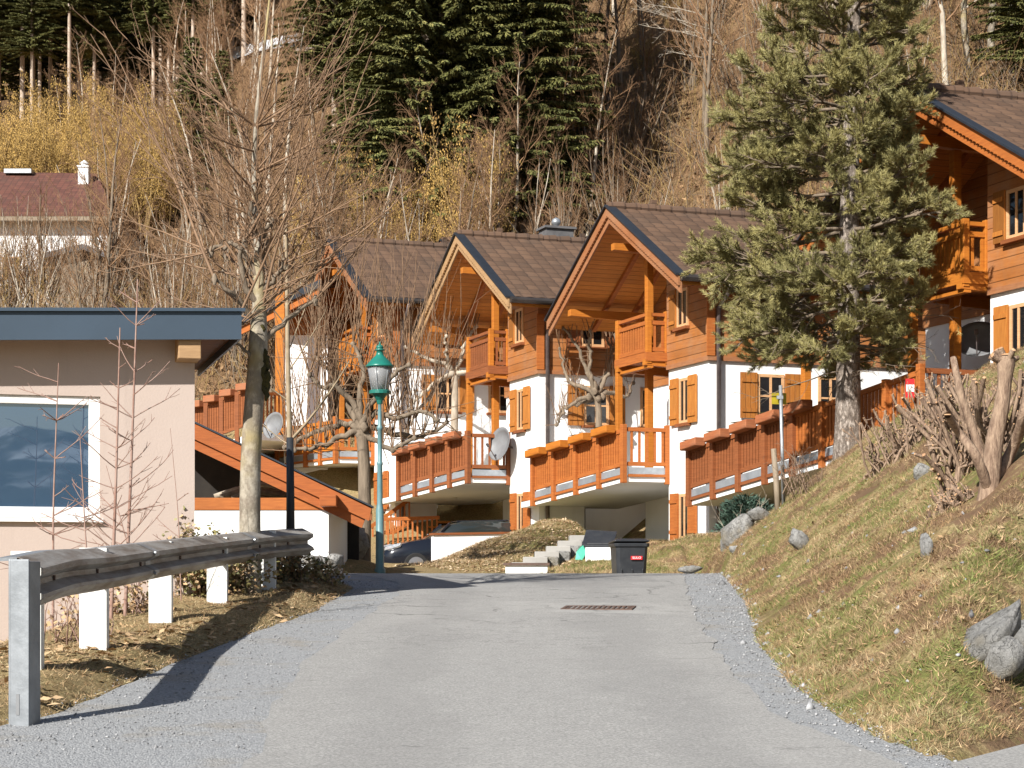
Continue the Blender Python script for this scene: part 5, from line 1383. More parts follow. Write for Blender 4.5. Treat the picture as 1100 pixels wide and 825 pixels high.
# rock scar and pale track at the top left of the slope
def patch(name, pts, Y0, mat, label=None):
    xs_ = np.linspace(0, 1, 30); 
    top = np.array([p[:2] for p in pts]); 
    V = []; nx = 30; ny = 8
    ts = np.linspace(0, len(pts) - 1, nx)
    for j in range(ny):
        for i in range(nx):
            px = np.interp(ts[i], range(len(pts)), [p[0] for p in pts]); ya = np.interp(ts[i], range(len(pts)), [p[1] for p in pts]); yb = np.interp(ts[i], range(len(pts)), [p[2] for p in pts])
            py = ya + (yb - ya) * j / (ny - 1) + rs.normal() * .8
            Y = ray_ground(px, py, 90, 330) or Y0
            V.append(((px - 550) / F * Y, Y - .2, (HY - py) / F * Y + .25 + rs.uniform(0, .3)))
    f = [(j * nx + i, j * nx + i + 1, (j + 1) * nx + i + 1, (j + 1) * nx + i) for j in range(ny - 1) for i in range(nx - 1)]
    me = D.meshes.new(name); me.from_pydata(V, [], f); me.materials.append(M[mat]); o = link(name, me); return structure(o)
patch('rock_scar', [(318, 30, 75), (335, 10, 75), (350, -12, 60), (362, -12, 40)], 140, 'scree')
patch('track', [(150, 97, 104), (185, 84, 93), (230, 62, 74), (290, 48, 58), (345, 38, 48)], 150, 'snow_pale')

# ------------------------------------------------------------------ big pine on the bank
def pine():
    g = np.random.default_rng(9)
    Y = 33.0; base = np.array([(911 - 550) / F * Y, Y, gz((911 - 550) / F * Y, Y)])
    Htot = 13.0
    zs = np.array([-.5, 0, .35, 1.0, 2.2, 3.6, 5.0, 7.0, 9.0, 11.0, Htot]); rad = np.array([.30, .265, .235, .215, .20, .175, .16, .125, .09, .055, .015])
    xs_ = np.array([0, 0, 0, -.0, .01, .02, .04, .10, .12, .12, .12]); tp = np.stack([xs_, 0 * zs, zs], -1)
    polysT = [(tp, rad, 14, 0)]; polysB = []; polysD = []
    C = []; Dv = []; Nv = []; Lv = []
    def tuft(q, d, n=46, L=.092):
        d = d / np.linalg.norm(d)
        v = g.normal(size=(n, 3)); v -= (v @ d)[:, None] * d; v /= np.linalg.norm(v, axis=1)[:, None] + 1e-9
        sp = g.uniform(.3, 1.5, n)[:, None]
        dd = d + v * sp
        back = g.uniform(-.10, .07, n)[:, None]
        C.append(q + d * back); Dv.append(dd); Nv.append(g.normal(size=(n, 3))); Lv.append(g.uniform(.75, 1.15, n) * L)
    def limb(p, d, L, r, depth):
        k = max(4, int(L / .22)); pts = [p]; dd = d / np.linalg.norm(d)
        for i in range(k - 1):
            dd = dd + g.normal(size=3) * .10 + np.array([0, 0, .045 if i > k * .4 else -.01]); dd /= np.linalg.norm(dd); pts.append(pts[-1] + dd * L / (k - 1))
        pts = np.array(pts); t = np.linspace(0, 1, k)
        polysB.append((pts, r * (1 - .75 * t) + .004, 5 if depth == 0 else 4, 0))
        if depth < 2:
            nsub = int(L * (6.6 if depth == 0 else 6.4)) + 2
            for j in range(nsub):
                tt = .28 + .70 * (j + g.uniform(.1, .9)) / nsub
                i = min(int(tt * (k - 1)), k - 2); q = pts[i] + (pts[i + 1] - pts[i]) * (tt * (k - 1) - i); dv = pts[i + 1] - pts[i]; dv /= np.linalg.norm(dv)
                o = np.cross(dv, g.normal(size=3)); o /= np.linalg.norm(o); o[2] = o[2] * .6 + .22
                nd = dv * .75 + o * g.uniform(.5, .95)
                limb(q, nd, max(.18, L * g.uniform(.26, .48) * (1.15 - .6 * tt)), r * .4, depth + 1)
        if depth >= 1:
            nt = 2 + int(L * 2.4)
            for j in range(nt):
                tt = 1 - .55 * j / max(nt, 1) ; i = min(int(tt * (k - 1)), k - 2)
                q = pts[i] + (pts[i + 1] - pts[i]) * (tt * (k - 1) - i); tuft(q, pts[i + 1] - pts[i] + np.array([0, 0, .02]), 50 if j == 0 else 40)
        else:
            tuft(pts[-1], pts[-1] - pts[-2], 60)
    z = 1.8
    while z < Htot - .2:
        f_ = (z - 1.8) / (Htot - 1.85)
        nb = 5
        a0 = g.uniform(0, 6.28)
        for b in range(nb):
            a = a0 + b * 2 * np.pi / nb + g.normal() * .22
            left = max(0, -math.cos(a)); right = max(0, math.cos(a))
            env = np.interp(z, [1.8, 2.4, 3.4, 5.0, 6.5, 8.0, 10, 13], [1.6, 2.35, 2.5, 2.3, 1.95, 1.6, 1.05, .2])
            L = env * (1 + .02 * left - (.40 if z > 6 or z < 2.4 else .50) * right) * g.uniform(.68, 1.08)
            q = np.array([np.interp(z, zs, xs_), 0, z + g.normal() * .05])
            limb(q, np.array([math.cos(a), math.sin(a), -.16 + .5 * f_]), L, .028 + .012 * (1 - f_), 0)
        z += g.uniform(.28, .41)
    # dead lower twigs
    for i in range(17):
        zz = g.uniform(1.25, 2.7); a = g.uniform(0, 6.28); q = np.array([0, 0, zz]); d = np.array([math.cos(a) * 1.0, math.sin(a), g.uniform(-.12, .15)])
        gg = Grow(900 + i); gg.branch(q, d, g.uniform(.9, 2.0), .014, 0, [dict(seg=.2, wig=.14, up=-.02, n=6, t0=.25, ang=45, lr=.4, sides=4, tap=.3, rmin=.005), dict(seg=.15, wig=.15, up=0, n=3, t0=.2, ang=40, lr=.5, sides=3, tap=.4, rmin=.003), dict(seg=.1, wig=.15, up=0, n=0, t0=0, ang=0, lr=0, sides=3, tap=.5)])
        polysD += [(p[0], p[1], p[2], 0) for p in gg.polys]
        if i % 3 == 0: tuft(gg.tips[-1][0], gg.tips[-1][1], 26)
    C_ = np.concatenate(C); D_ = np.concatenate(Dv); N_ = np.concatenate(Nv); L_2 = np.concatenate(Lv)
    t = place('pine_tree', [('trunk', tubes_mesh('pine_trunk', polysT, ['bark_pine'])), ('branches', tubes_mesh('pine_branches', polysB, ['bark_grey'])), ('dead_twigs', tubes_mesh('dead_twigs', polysD, ['bark_grey'])), ('needles', cards_mesh('needles', C_, D_, N_, L_2, np.full(len(L_2), .0105), ['pine_needle'], tri=True))], tuple(base), 0, 1, 'big grey-green pine tree growing on the grass bank by the long terrace fence', 'pine tree')
    print('pine needles', len(C_))
pine()

# ------------------------------------------------------------------ lopped birch behind the guardrail
def curve_pts(ctrl, n=16):
    c = np.array(ctrl, float); t = np.linspace(0, len(c) - 1, n); p = np.stack([np.interp(t, range(len(c)), c[:, i]) for i in range(3)], -1)
    for _ in range(2): p[1:-1] = (p[:-2] + 2 * p[1:-1] + p[2:]) / 4
    return p
def W(px, py, Y): return np.array(P(px, py, Y))
WSP = [dict(seg=.35, wig=.05, up=.028, n=5, t0=.25, ang=26, lr=.34, sides=5, tap=.2, rmin=.006, rr=.55), dict(seg=.3, wig=.05, up=.02, n=2, t0=.3, ang=25, lr=.4, sides=4, tap=.3, rmin=.004), dict(seg=.25, wig=.05, up=.0, n=0, t0=0, ang=0, lr=0, sides=3, tap=.4)]
def lopped():
    Y = 21.5; g = np.random.default_rng(12)
    b = W(269, 585, Y); b[2] = gz(b[0], Y)
    trunk = curve_pts([b - [0, 0, .4], b, W(268, 520, Y), W(272, 440, Y), W(277, 390, Y), W(278, 345, Y), W(279, 300, Y), W(276, 240, Y), W(272, 190, Y), W(276, 110, Y), W(288, 20, Y), W(292, -30, Y)], 34)
    rad = np.interp(np.linspace(0, 1, 34), [0, .08, .27, .40, .48, .58, .7, 1], [.155, .128, .112, .112, .085, .055, .034, .010])
    A = [(trunk, rad, 12, 0)]; Lm = []
    B = []; kn = []
    limbs = [([(277, 330), (262, 305), (256, 280), (262, 262)], .05), ([(278, 372), (296, 352), (318, 340), (335, 322)], .045), ([(279, 318), (296, 300), (304, 282)], .045), ([(277, 300), (262, 262), (240, 265), (226, 268)], .045), ([(276, 345), (258, 322), (248, 312), (230, 300)], .04), ([(279, 290), (285, 262), (290, 240)], .05), ([(276, 262), (272, 238), (268, 222)], .05), ([(277, 398), (262, 378), (250, 360)], .03)]
    for ctl, r in limbs:
        yy = g.uniform(-.5, .5)
        p = curve_pts([W(x, y, Y + yy * i / len(ctl)) for i, (x, y) in enumerate(ctl)], 10)
        p += g.normal(size=p.shape) * .018; Lm.append((p, np.linspace(r * .85, r * .45, 10), 8, 0)); kn.append(p[-1]); Lm.append((np.array([p[-1] - [0, 0, .07], p[-1], p[-1] + [0, 0, .06]]), np.array([.015, .036, .015]), 8, 0))
    up = [q for q in trunk if 120 < HY - q[2] * F / q[1] < 350]; kn += up + up
    gw = Grow(13)
    tg = [(125, 300), (150, 190), (140, 100), (175, 40), (195, 10), (225, -20), (250, 20), (268, -30), (290, -10), (320, -5), (335, 30), (352, 55), (365, 95), (395, 90), (400, 150), (410, 215), (380, 190), (345, 130), (210, 90), (185, 150), (160, 250), (300, 60), (240, 60), (425, 130), (232, 130), (312, 110), (280, 40), (202, 215), (372, 240), (262, 80), (330, 200), (180, 300), (215, 20), (306, 20), (130, 240), (165, 120), (200, 50), (235, 0), (275, 10), (305, 110), (325, 75), (365, 150), (390, 250), (345, 250), (170, 200), (222, 160), (250, 60), (297, 150), (335, 170), (150, 270), (410, 170)]
    for i, (tx, ty) in enumerate(tg):
        T = W(tx + g.uniform(-6, 6), ty, Y + g.uniform(-1.3, 1.3))
        src = min(kn, key=lambda q: np.linalg.norm((q - T) * [1.0, .3, .45])) if i % 4 == 0 else [q for q in kn if q[2] < T[2] - .4 or T[2] < 3.4][g.integers(1000) % max(1, len([q for q in kn if q[2] < T[2] - .4 or T[2] < 3.4]))]
        v = T - src; L = np.linalg.norm(v)
        gw.branch(src, v / L + g.normal(size=3) * .05 + np.array([np.sign(v[0]) * .30, 0, -.16]), L, .010 + .0055 * L / 2, 0, WSP)
    for i in range(80):
        q = kn[g.integers(len(kn))] + g.normal(size=3) * .05
        gw.branch(q, (g.normal() * .8, g.normal() * .5, 1), g.uniform(.5, 2.3), .008, 0, WSP)
    for p in gw.polys: B.append((p[0], p[1], p[2], 0))
    ms = []
    for j in range(12):
        q = W(281, 395, Y) + np.array([g.normal() * .02 + .045, -.05, g.normal() * .30]); ms.append((np.array([q - [0, 0, .09], q - [0, 0, .05], q, q + [0, 0, .05], q + [0, 0, .09]]) + g.normal(size=(5, 3)) * .012, np.array([.015, .03, g.uniform(.035, .05), .03, .015]), 9, 0))
    t = thing('lopped_birch', 'tall pale lopped tree with lichen on its trunk behind the guardrail', 'tree', tuple(b))
    for nm, me in (('trunk', tubes_mesh('b_trunk', A, ['bark_birch'])), ('limbs', tubes_mesh('b_limbs', Lm, ['bark_grey'])), ('shoots', tubes_mesh('b_shoots', B, ['whip'])), ('moss_patch', tubes_mesh('b_moss', ms, ['moss']))):
        me.transform(Matrix.Translation(-Vector(b))); link(nm, me, t)
lopped()

def pollard(Y, ctl_trunk, r, limbs, whips, label, seed, bark='bark_grey', whipL=(1.2, 2.4), r2=.05, wmat='whip', foot=None):
    g = np.random.default_rng(seed); b = W(*ctl_trunk[0], Y); b[2] = gz(b[0], Y) if foot is None else foot
    A = [(curve_pts([b - [0, 0, .4 if foot is None else .02]] + [W(x, y, Y) for x, y in ctl_trunk], 14), np.linspace(r * 1.15, r * .9, 14), 10, 0)]
    gw = Grow(seed); head = W(*ctl_trunk[-1], Y)
    for ctl in limbs:
        yy = g.uniform(-.9, .9); p = curve_pts([head] + [W(x, y, Y + yy * (i + 1) / len(ctl)) for i, (x, y) in enumerate(ctl)], 14)
        p += g.normal(size=p.shape) * np.array([.025, .02, .025])
        A.append((p, np.linspace(r2 * 1.3, r2 * .55, 14), 7, 0))
        for i in range(5, 14, 2):
            A.append((np.array([p[i] - [0, 0, .05], p[i], p[i] + [0, 0, .05]]), np.array([.02, r2 * g.uniform(.9, 1.5), .02]), 7, 0))
            for _ in range(whips):
                up = g.uniform() < .75
                d = (g.normal() * .22, g.normal() * .25, 1) if up else (g.normal(), g.normal() * .6, g.uniform(-.3, .5))
                gw.branch(p[i], d, g.uniform(*whipL) * (1 if up else .35), .011, 0, [dict(seg=.3, wig=.04, up=.02, n=2, t0=.3, ang=22, lr=.35, sides=4, tap=.3, rmin=.004), dict(seg=.2, wig=.05, up=0, n=0, t0=0, ang=0, lr=0, sides=3, tap=.4)])
    for _ in range(7): q = head + g.normal(size=3) * np.array([.07, .07, .06]); A.append((np.array([q - [0, 0, .09], q, q + [0, 0, .09]]), np.array([.03, .10, .03]), 7, 0))
    t = thing('pollard_tree', label, 'tree', tuple(b))
    for nm, ps, mt in (('trunk', A, bark), ('shoots', [(p[0], p[1], p[2], 0) for p in gw.polys], wmat)):
        me = tubes_mesh(nm, ps, [mt]); me.transform(Matrix.Translation(-Vector(b))); link(nm, me, t)
pollard(35.5, [(391, 600), (392, 540), (391, 490), (388, 462)], .125,
        [[(372, 452), (350, 460), (325, 472), (305, 480)], [(365, 470), (340, 480), (318, 482)], [(380, 430), (360, 412), (345, 420), (334, 402)], [(385, 425), (392, 395), (380, 370)], [(405, 440), (425, 452), (450, 440), (470, 450)], [(410, 460), (432, 470), (462, 468), (480, 455)], [(372, 425), (352, 398), (340, 385)], [(400, 430), (420, 405), (438, 392)], [(396, 470), (420, 486), (445, 470)]],
        6, 'knobbly pollard tree with long upright shoots just behind the green lamp', 21, whipL=(1.4, 3.2), r2=.055)
pollard(52.8, [(487, 540), (488, 470), (489, 420), (488, 400)], .105,
        [[(472, 388), (450, 382), (435, 372)], [(478, 405), (455, 420), (440, 440)], [(500, 400), (520, 392), (535, 400)], [(495, 385), (500, 365), (512, 350)], [(480, 385), (478, 360)], [(470, 410), (448, 445), (436, 462)]],
        3, 'slim pale pollard tree before the white wall above the parked car', 22, bark='bark_pale', whipL=(.6, 1.7), r2=.055, foot=2.28)
pollard(46.6, [(641, 525), (642, 480), (644, 440), (640, 425)], .085,
        [[(625, 415), (612, 412), (606, 395), (600, 375)], [(632, 400), (634, 380), (632, 355)], [(652, 405), (658, 385), (652, 365)], [(655, 420), (675, 428), (680, 410)], [(620, 430), (603, 442), (598, 455)], [(628, 432), (608, 436), (595, 450)], [(648, 410), (655, 392), (662, 360)], [(636, 405), (620, 370), (605, 352)]],
        3, 'small gnarled bare tree before the shuttered window over the bright terrace', 23, whipL=(.4, 1.2), r2=.05, foot=2.05)
# young tree with black sleeve
Y = 26.2
g = Grow(24); b = W(312, 600, Y); b[2] = gz(b[0], Y)
t = thing('young_tree', 'slender young tree tied in a black sleeve beside the guardrail end', 'tree', tuple(b))
st = curve_pts([b - [0, 0, .3], W(312, 560, Y), W(311, 470, Y), W(309, 380, Y), W(308, 300, Y), W(307, 235, Y), W(308, 190, Y)], 20)
g.polys.append((st, np.interp(np.linspace(0, 1, 20), [0, .5, 1], [.04, .034, .008]), 8, 0))
sp3 = [dict(seg=.25, wig=.04, up=.05, n=5, t0=.3, ang=28, lr=.35, sides=4, tap=.3, rmin=.005), dict(seg=.2, wig=.06, up=.04, n=0, t0=0, ang=0, lr=0, sides=3, tap=.4)]
for (sx, sy), (tx, ty), r in (((315, 470), (372, 385), .024), ((309, 430), (260, 380), .012), ((309, 400), (345, 330), .012), ((308, 350), (270, 290), .011), ((308, 330), (340, 260), .011), ((308, 290), (285, 220), .009), ((307, 270), (330, 200), .009), ((309, 380), (330, 290), .01), ((314, 480), (280, 452), .012)):
    s_ = W(sx, sy, Y); v = W(tx, ty, Y + g.r.uniform(-.5, .5)) - s_; L = np.linalg.norm(v); g.branch(s_, v / L + np.array([v[0] / L * .2, 0, -.12]), L, r, 0, sp3, 0)
me = tubes_mesh('young', g.polys, ['young_bark']); me.transform(Matrix.Translation(-Vector(b))); link('stem', me, t)
m = MB(); m.tube([tuple(W(312, 606, Y) - b), tuple(W(312, 540, Y) - b), tuple(W(311.5, 470, Y) - b)], [.07, .06, .052], 10); m.build('sleeve', 'black_plastic', t, True)
m = MB(); q = W(312, 572, Y) - b; m.box(q[0] - .12, q[0] + .12, q[1] - .09, q[1] + .09, q[2] - .035, q[2] + .0); m.build('collar', 'black_plastic', t)
# saplings in front of the pink wall
def sapling(px, Y, top, label, seed, nbr, lean=0.0, r=.017, mat='sapling_bark'):
    g = Grow(seed); x, y, z = G(px, Y, -.1); b = np.array([x, y, z]); tp = W(px + lean, top, Y)
    st = curve_pts([b, b * .5 + tp * .5 + [g.r.normal() * .02, 0, 0], tp], 16)
    g.polys.append((st, np.linspace(r, r * .3, 16), 7, 0))
    for i in range(nbr):
        t = g.r.uniform(.28, .97); q = st[int(t * 15)]; sg = 1 if i % 2 else -1
        L = g.r.uniform(.15, .85) * (1.15 - t * .7)
        g.branch(q, (sg * g.r.uniform(.6, 1), g.r.normal() * .5, g.r.uniform(.15, .7)), L, .006, 0, [dict(seg=.08, wig=.07, up=.05, n=2, t0=.4, ang=30, lr=.35, sides=4, tap=.5, rmin=.0035), dict(seg=.06, wig=.05, up=.05, n=0, t0=0, ang=0, lr=0, sides=3, tap=.6)])
    t = thing('sapling', label, 'sapling', tuple(b)); me = tubes_mesh('sapling', g.polys, [mat]); me.transform(Matrix.Translation(-Vector(b))); link('stem', me, t)
sapling(57, 17.6, 390, 'leafless sapling in front of the large window pane', 41, 22, 6, .014)
sapling(119, 17.8, 352, 'leafless twin sapling left of its neighbour before the pink wall', 42, 26, 10, .020)
sapling(134, 18.1, 300, 'tallest leafless sapling before the pink wall, reaching over the roof edge', 43, 26, 14, .020)
sapling(195, 20.3, 460, 'thin single twig standing before the right part of the pink wall', 44, 4, -12, .008)
sapling(160, 19.0, 500, 'low bent sapling close to the ivy before the pink wall', 45, 12, -46, .010)
sapling(100, 17.2, 470, 'thin slanting sapling between the window corner and the twin sapling', 46, 8, -14, .011)

# ------------------------------------------------------------------ cut shrub stems on the bank
def stems(name, label, c_px, c_py, Y, n, spread, hgt, rad, seed, lean=0.0, mats=('stem_brown', 'cut_wood')):
    g = np.random.default_rng(seed); c = W(c_px, c_py, Y); c[2] = gz(c[0], Y)
    polys = []; V0 = c.copy()
    for i in range(n):
        a = g.uniform(0, 6.28); q = np.array([c[0] + np.clip(g.normal(), -1.6, 1.6) * spread * .5, c[1] + g.normal() * spread * .35, 0]); q[2] = gz(q[0], q[1]) - .08
        d = np.array([g.normal() * .45 + lean, g.normal() * .3, 1]); d /= np.linalg.norm(d); L = hgt * g.uniform(.45, 1.05); r = rad * g.uniform(.5, 1.3)
        p = np.array([q, q + d * L * .35 + g.normal(size=3) * .03, q + d * L * .7 + g.normal(size=3) * .05, q + d * L])
        polys.append((p, np.array([r * 1.15, r, r * .92, r * .9]), 7, 0)); polys.append((np.array([p[-1] - d * .002, p[-1] + d * .004, p[-1] + d * .006]), np.array([r * .9, r * .8, .001]), 7, 1))
        for _ in range(g.integers(4, 9)):
            t = g.uniform(.3, 1); o = p[0] + (p[3] - p[0]) * t; dd = g.normal(size=3) * .6 + d; dd /= np.linalg.norm(dd); l2 = g.uniform(.03, .14); r2 = r * g.uniform(.35, .75)
            polys.append((np.array([o, o + dd * l2 * .5, o + dd * l2]), np.array([r2, r2 * .9, r2 * .8]), 5, 0)); polys.append((np.array([o + dd * l2, o + dd * (l2 + .005), o + dd * (l2 + .007)]), np.array([r2 * .8, r2 * .7, .001]), 5, 1))
    me = tubes_mesh(name, polys, list(mats)); me.transform(Matrix.Translation(-Vector(c))); o = link(name, me); o.location = tuple(c)
    return tag(o, label, 'cut shrub')
stems('cut_shrub', 'dense cut-back shrub of thick brown stems on top of the right slope', 1050, 470, 18.4, 70, .40, 1.05, .022, 61, -.10)
stems('cut_hedge', 'row of thin cut hedge stems leading from the fence end post', 988, 428, 25.5, 80, .9, .85, .017, 62, -.1)
stems('root_stump', 'low splintered stump with broken branches in front of the cut shrub', 1026, 500, 17.3, 22, .20, .26, .018, 63, -.5)
def single_pollard():
    Y = 17.0; b = W(1062, 488, Y); b[2] = gz(b[0], Y)
    p = curve_pts([b - [0, 0, .2], b, W(1068, 470, Y), W(1076, 440, Y), W(1080, 405, Y), W(1081, 382, Y)], 14)
    A = [(p, np.interp(np.linspace(0, 1, 14), [0, .25, .8, .92, 1], [.125, .088, .062, .085, .066]), 10, 0)]
    A.append((np.array([p[-1] + [0, 0, .0], p[-1] + [0, 0, .012], p[-1] + [0, 0, .014]]), np.array([.08, .07, .002]), 10, 1))
    g = np.random.default_rng(64)
    for i in range(9):
        d = np.array([g.normal(), g.normal() * .6, .7]); d /= np.linalg.norm(d); q = p[-2]; A.append((np.array([q, q + d * .09, q + d * .16]), np.array([.035, .03, .024]), 6, 0)); A.append((np.array([q + d * .16, q + d * .163, q + d * .165]), np.array([.024, .02, .001]), 6, 1))
    for ctl, r in (([(1050, 470), (1036, 440), (1028, 405), (1024, 385)], .040), ([(1090, 480), (1102, 440), (1104, 410)], .05), ([(1048, 485), (1030, 466), (1018, 446)], .042)):
        q = curve_pts([b] + [W(x, y, Y + g.uniform(-.3, .4)) for x, y in ctl], 10); A.append((q, np.linspace(r * 1.2, r * .8, 10), 8, 0)); A.append((np.array([q[-1], q[-1] + [0, 0, .01], q[-1] + [0, 0, .012]]), np.array([r * .8, r * .7, .001]), 8, 1))
    me = tubes_mesh('pollard_stump', A, ['stem_brown', 'cut_wood']); me.transform(Matrix.Translation(-Vector(b))); o = link('pollard_stump', me); o.location = tuple(b)
    tag(o, 'thick pollarded stump with knobbly cut head at the far right of the slope', 'stump')
single_pollard()
# twiggy brown bushes at the pine foot and by the fence
def bush(px, Y, n, h, sp, mats, label, seed, cat='bush', leaves=None, ln=0, dz=-.05):
    g = Grow(seed); x, y, z = G(px, Y, dz); b = np.array([x, y, z])
    for i in range(n):
        q = b + np.array([g.r.normal() * sp * .4, g.r.normal() * sp * .3, 0]); g.branch(q, (g.r.normal() * .5, g.r.normal() * .5, 1), h * g.r.uniform(.5, 1.1), .009, 0, [dict(seg=.12, wig=.12, up=.0, n=4, t0=.2, ang=40, lr=.5, sides=4, tap=.3, rmin=.004), dict(seg=.1, wig=.12, up=0, n=2, t0=.2, ang=40, lr=.5, sides=3, tap=.4, rmin=.003), dict(seg=.1, wig=.12, up=0, n=0, t0=.2, ang=40, lr=.5, sides=3, tap=.4)])
    t = thing('bush', label, cat, tuple(b)); me = tubes_mesh('twigs', [(p[0], p[1], p[2], 0) for p in g.polys], [mats]); me.transform(Matrix.Translation(-Vector(b))); link('twigs', me, t)
    if ln:
        pts = np.concatenate([p[0] for p in g.polys]); c = pts[g.r.integers(0, len(pts), ln)] + g.r.normal(size=(ln, 3)) * .05 - b; c[:, 2] = np.maximum(c[:, 2], .03)
        for k, (mt, fr) in enumerate(leaves):
            sel = slice(int(ln * sum(f for _, f in leaves[:k])), int(ln * sum(f for _, f in leaves[:k + 1]))); cc = c[sel]; m_ = len(cc)
            link('leaves', cards_mesh('leaves', cc, g.r.normal(size=(m_, 3)) * [1, 1, .5], g.r.normal(size=(m_, 3)) + [0, -.6, .8], g.r.uniform(.035, .075, m_), g.r.uniform(.03, .06, m_), [mt]), t)
    return t
bush(868, 31.6, 26, .75, .5, 'stem_brown', 'twiggy dry bush left of the pine trunk by the fence', 71)
bush(800, 34.8, 10, .9, .4, 'bark_pale', 'thin bare shrub in front of the lower end of the long fence', 72)
bush(224, 20.95, 34, .82, .34, 'stem_brown', 'leafy bronze-green ivy bush beside the pink house corner', 73, leaves=[('leaf_ivy', .75), ('leaf_dry', .25)], ln=3000)
bush(308, 23.7, 22, .40, .7, 'stem_brown', 'green and brown ivy clump under the far end of the guardrail', 74, leaves=[('leaf_ivy', .6), ('leaf_dry', .4)], ln=2600)
bush(258, 23.0, 22, .40, .7, 'stem_brown', 'yellowing ivy and weeds between the last white guardrail posts', 75, leaves=[('leaf_ivy', .3), ('leaf_dry', .45), ('leaf_yellow', .25)], ln=2000)
bush(205, 21.2, 20, .40, .7, 'stem_brown', 'dry leafy weeds behind the third white guardrail post', 76, leaves=[('leaf_ivy', .25), ('leaf_dry', .75)], ln=1500)
bush(140, 18.6, 22, .40, .5, 'sapling_bark', 'reddish dry bramble behind the second and third guardrail posts', 77, leaves=[('leaf_dry', .8), ('leaf_ivy', .2)], ln=380)
bush(80, 15.6, 12, .5, .5, 'sapling_bark', 'sparse reddish twigs between the first guardrail posts', 78, leaves=[('leaf_dry', 1.0)], ln=90)
# little spruce bush
g = np.random.default_rng(80); Y = 35.2; x, y, z = G(803, Y, 0); z = P(0, 572, Y)[2]
n = 3200; th = g.uniform(0, 6.28, n); rr = np.sqrt(g.uniform(0, 1, n)); hh = g.uniform(0, 1, n)
c = np.stack([np.cos(th) * rr * .62 * (1 - .45 * hh) * (1 + .25 * np.sin(th * 3 + hh * 5)), np.sin(th) * rr * .5 * (1 - .45 * hh), hh * .74 * (1 - .25 * rr)], -1)
d = np.stack([np.cos(th), np.sin(th), g.uniform(.1, 1.0, n)], -1) + g.normal(size=(n, 3)) * .3
t = thing('dwarf_spruce', 'low blue-green spruce bush at the upper end of the grass slope', 'bush', (x, y, z))
link('foliage', cards_mesh('dwarf', c, d, g.normal(size=(n, 3)), g.uniform(.07, .15, n), g.uniform(.02, .035, n), ['shrub_needle']), t)
m = MB(); m.tube([(0, 0, -.3), (0, 0, .5)], [.04, .015], 6); m.build('stem', 'bark_grey', t)

# ------------------------------------------------------------------ grass, leaves and loose stones: stuff
def blades(name, n, xr, yr, test, L0, L1, Wd, mats, seed, label, flat=.7, cat='grass'):
    g = np.random.default_rng(seed); X = g.uniform(*xr, n); Y = g.uniform(*yr, n)
    k = test(X, Y, g); X = X[k]; Y = Y[k]; n = len(X); Z = ground_z(X, Y)
    d = np.stack([g.normal(size=n) * flat, g.normal(size=n) * flat - .15, np.abs(g.normal(size=n)) * .5 + .25], -1)
    c = np.stack([X, Y, Z - .005], -1); L = g.uniform(L0, L1, n); mi = g.integers(0, len(mats), n)
    o = link(name, cards_mesh(name, c, d, g.normal(size=(n, 3)), L, L * Wd, mats, tri=True, mi=mi))
    return tag(o, label, cat, None, 'stuff')
def on_bank(X, Y, g):
    d = np.minimum(X - edge_r(Y), np.where(X > 2.3, (Y - 10.2 - (X - 2.3) * 1.18) * .65, 9))
    vis = np.abs(X / Y) < .30
    return (d > .02 + g.uniform(0, .25, len(X)) ** 2) & vis & (g.uniform(size=len(X)) < .55 + .45 * (vnoise(X, Y, 1.2, 41) > -.1)) & (g.uniform(size=len(X)) < np.clip(18.0 / Y, .3, 1)) & (vnoise(X, Y, .9, 43) + .25 * (Y > 22) > -.42)
blades('bank_grass', 820000, (2.0, 9), (9.8, 36), on_bank, .025, .075, .10, ['blade', 'blade', 'leaf_dry'], 51, 'short dry and green grass on the right hand slope')
def on_verge(X, Y, g):
    l = edge_l(Y) - X
    return (l > .0 + g.uniform(0, .2, len(X)) ** 2) & (l < 2.6) & (np.abs(X / Y) < .31) & (g.uniform(size=len(X)) < .9)
blades('verge_grass', 160000, (-6.5, -1.8), (11.2, 26), on_verge, .02, .055, .12, ['blade', 'leaf_dry', 'leaf_dry'], 52, 'dry straw coloured grass on the left verge under the guardrail', flat=1.0)
def on_lawn(X, Y, g): return (Y > 33.2) & ((X > .2 + (Y - 33) * .1) | ((X > -2.2) & (Y > 36.5))) & (X < 6) & (np.abs(X / Y) < .16)
blades('lawn_grass', 110000, (-2.2, 6), (33, 44), on_lawn, .04, .10, .10, ['blade', 'leaf_dry'], 53, 'dry lawn grass between the road crest and the chalets')
def leaf_cover(name, n, xr, yr, test, seed, label, L=(.05, .11), mt='leaf_dry'):
    g = np.random.default_rng(seed); X = g.uniform(*xr, n); Y = g.uniform(*yr, n); k = test(X, Y, g); X = X[k]; Y = Y[k]; n = len(X)
    c = np.stack([X, Y, ground_z(X, Y) + g.uniform(.0, .02, n)], -1); d = np.stack([g.normal(size=n), g.normal(size=n), g.normal(size=n) * .15], -1)
    nn = np.stack([g.normal(size=n) * .3, g.normal(size=n) * .3, np.ones(n)], -1); l = g.uniform(*L, n)
    return tag(link(name, cards_mesh(name, c, d, nn, l, l * .6, [mt])), label, 'leaves', None, 'stuff')
def on_tuft(X, Y, g): return on_bank(X, Y, g) & (vnoise(X, Y, 2.6, 46) + .5 * vnoise(X, Y, 6, 47) > .25)
blades('grass_tufts', 240000, (2.0, 9), (9.8, 36), on_tuft, .05, .13, .06, ['blade', 'blade', 'leaf_dry'], 48, 'longer grass tufts growing in clumps on the right hand slope')
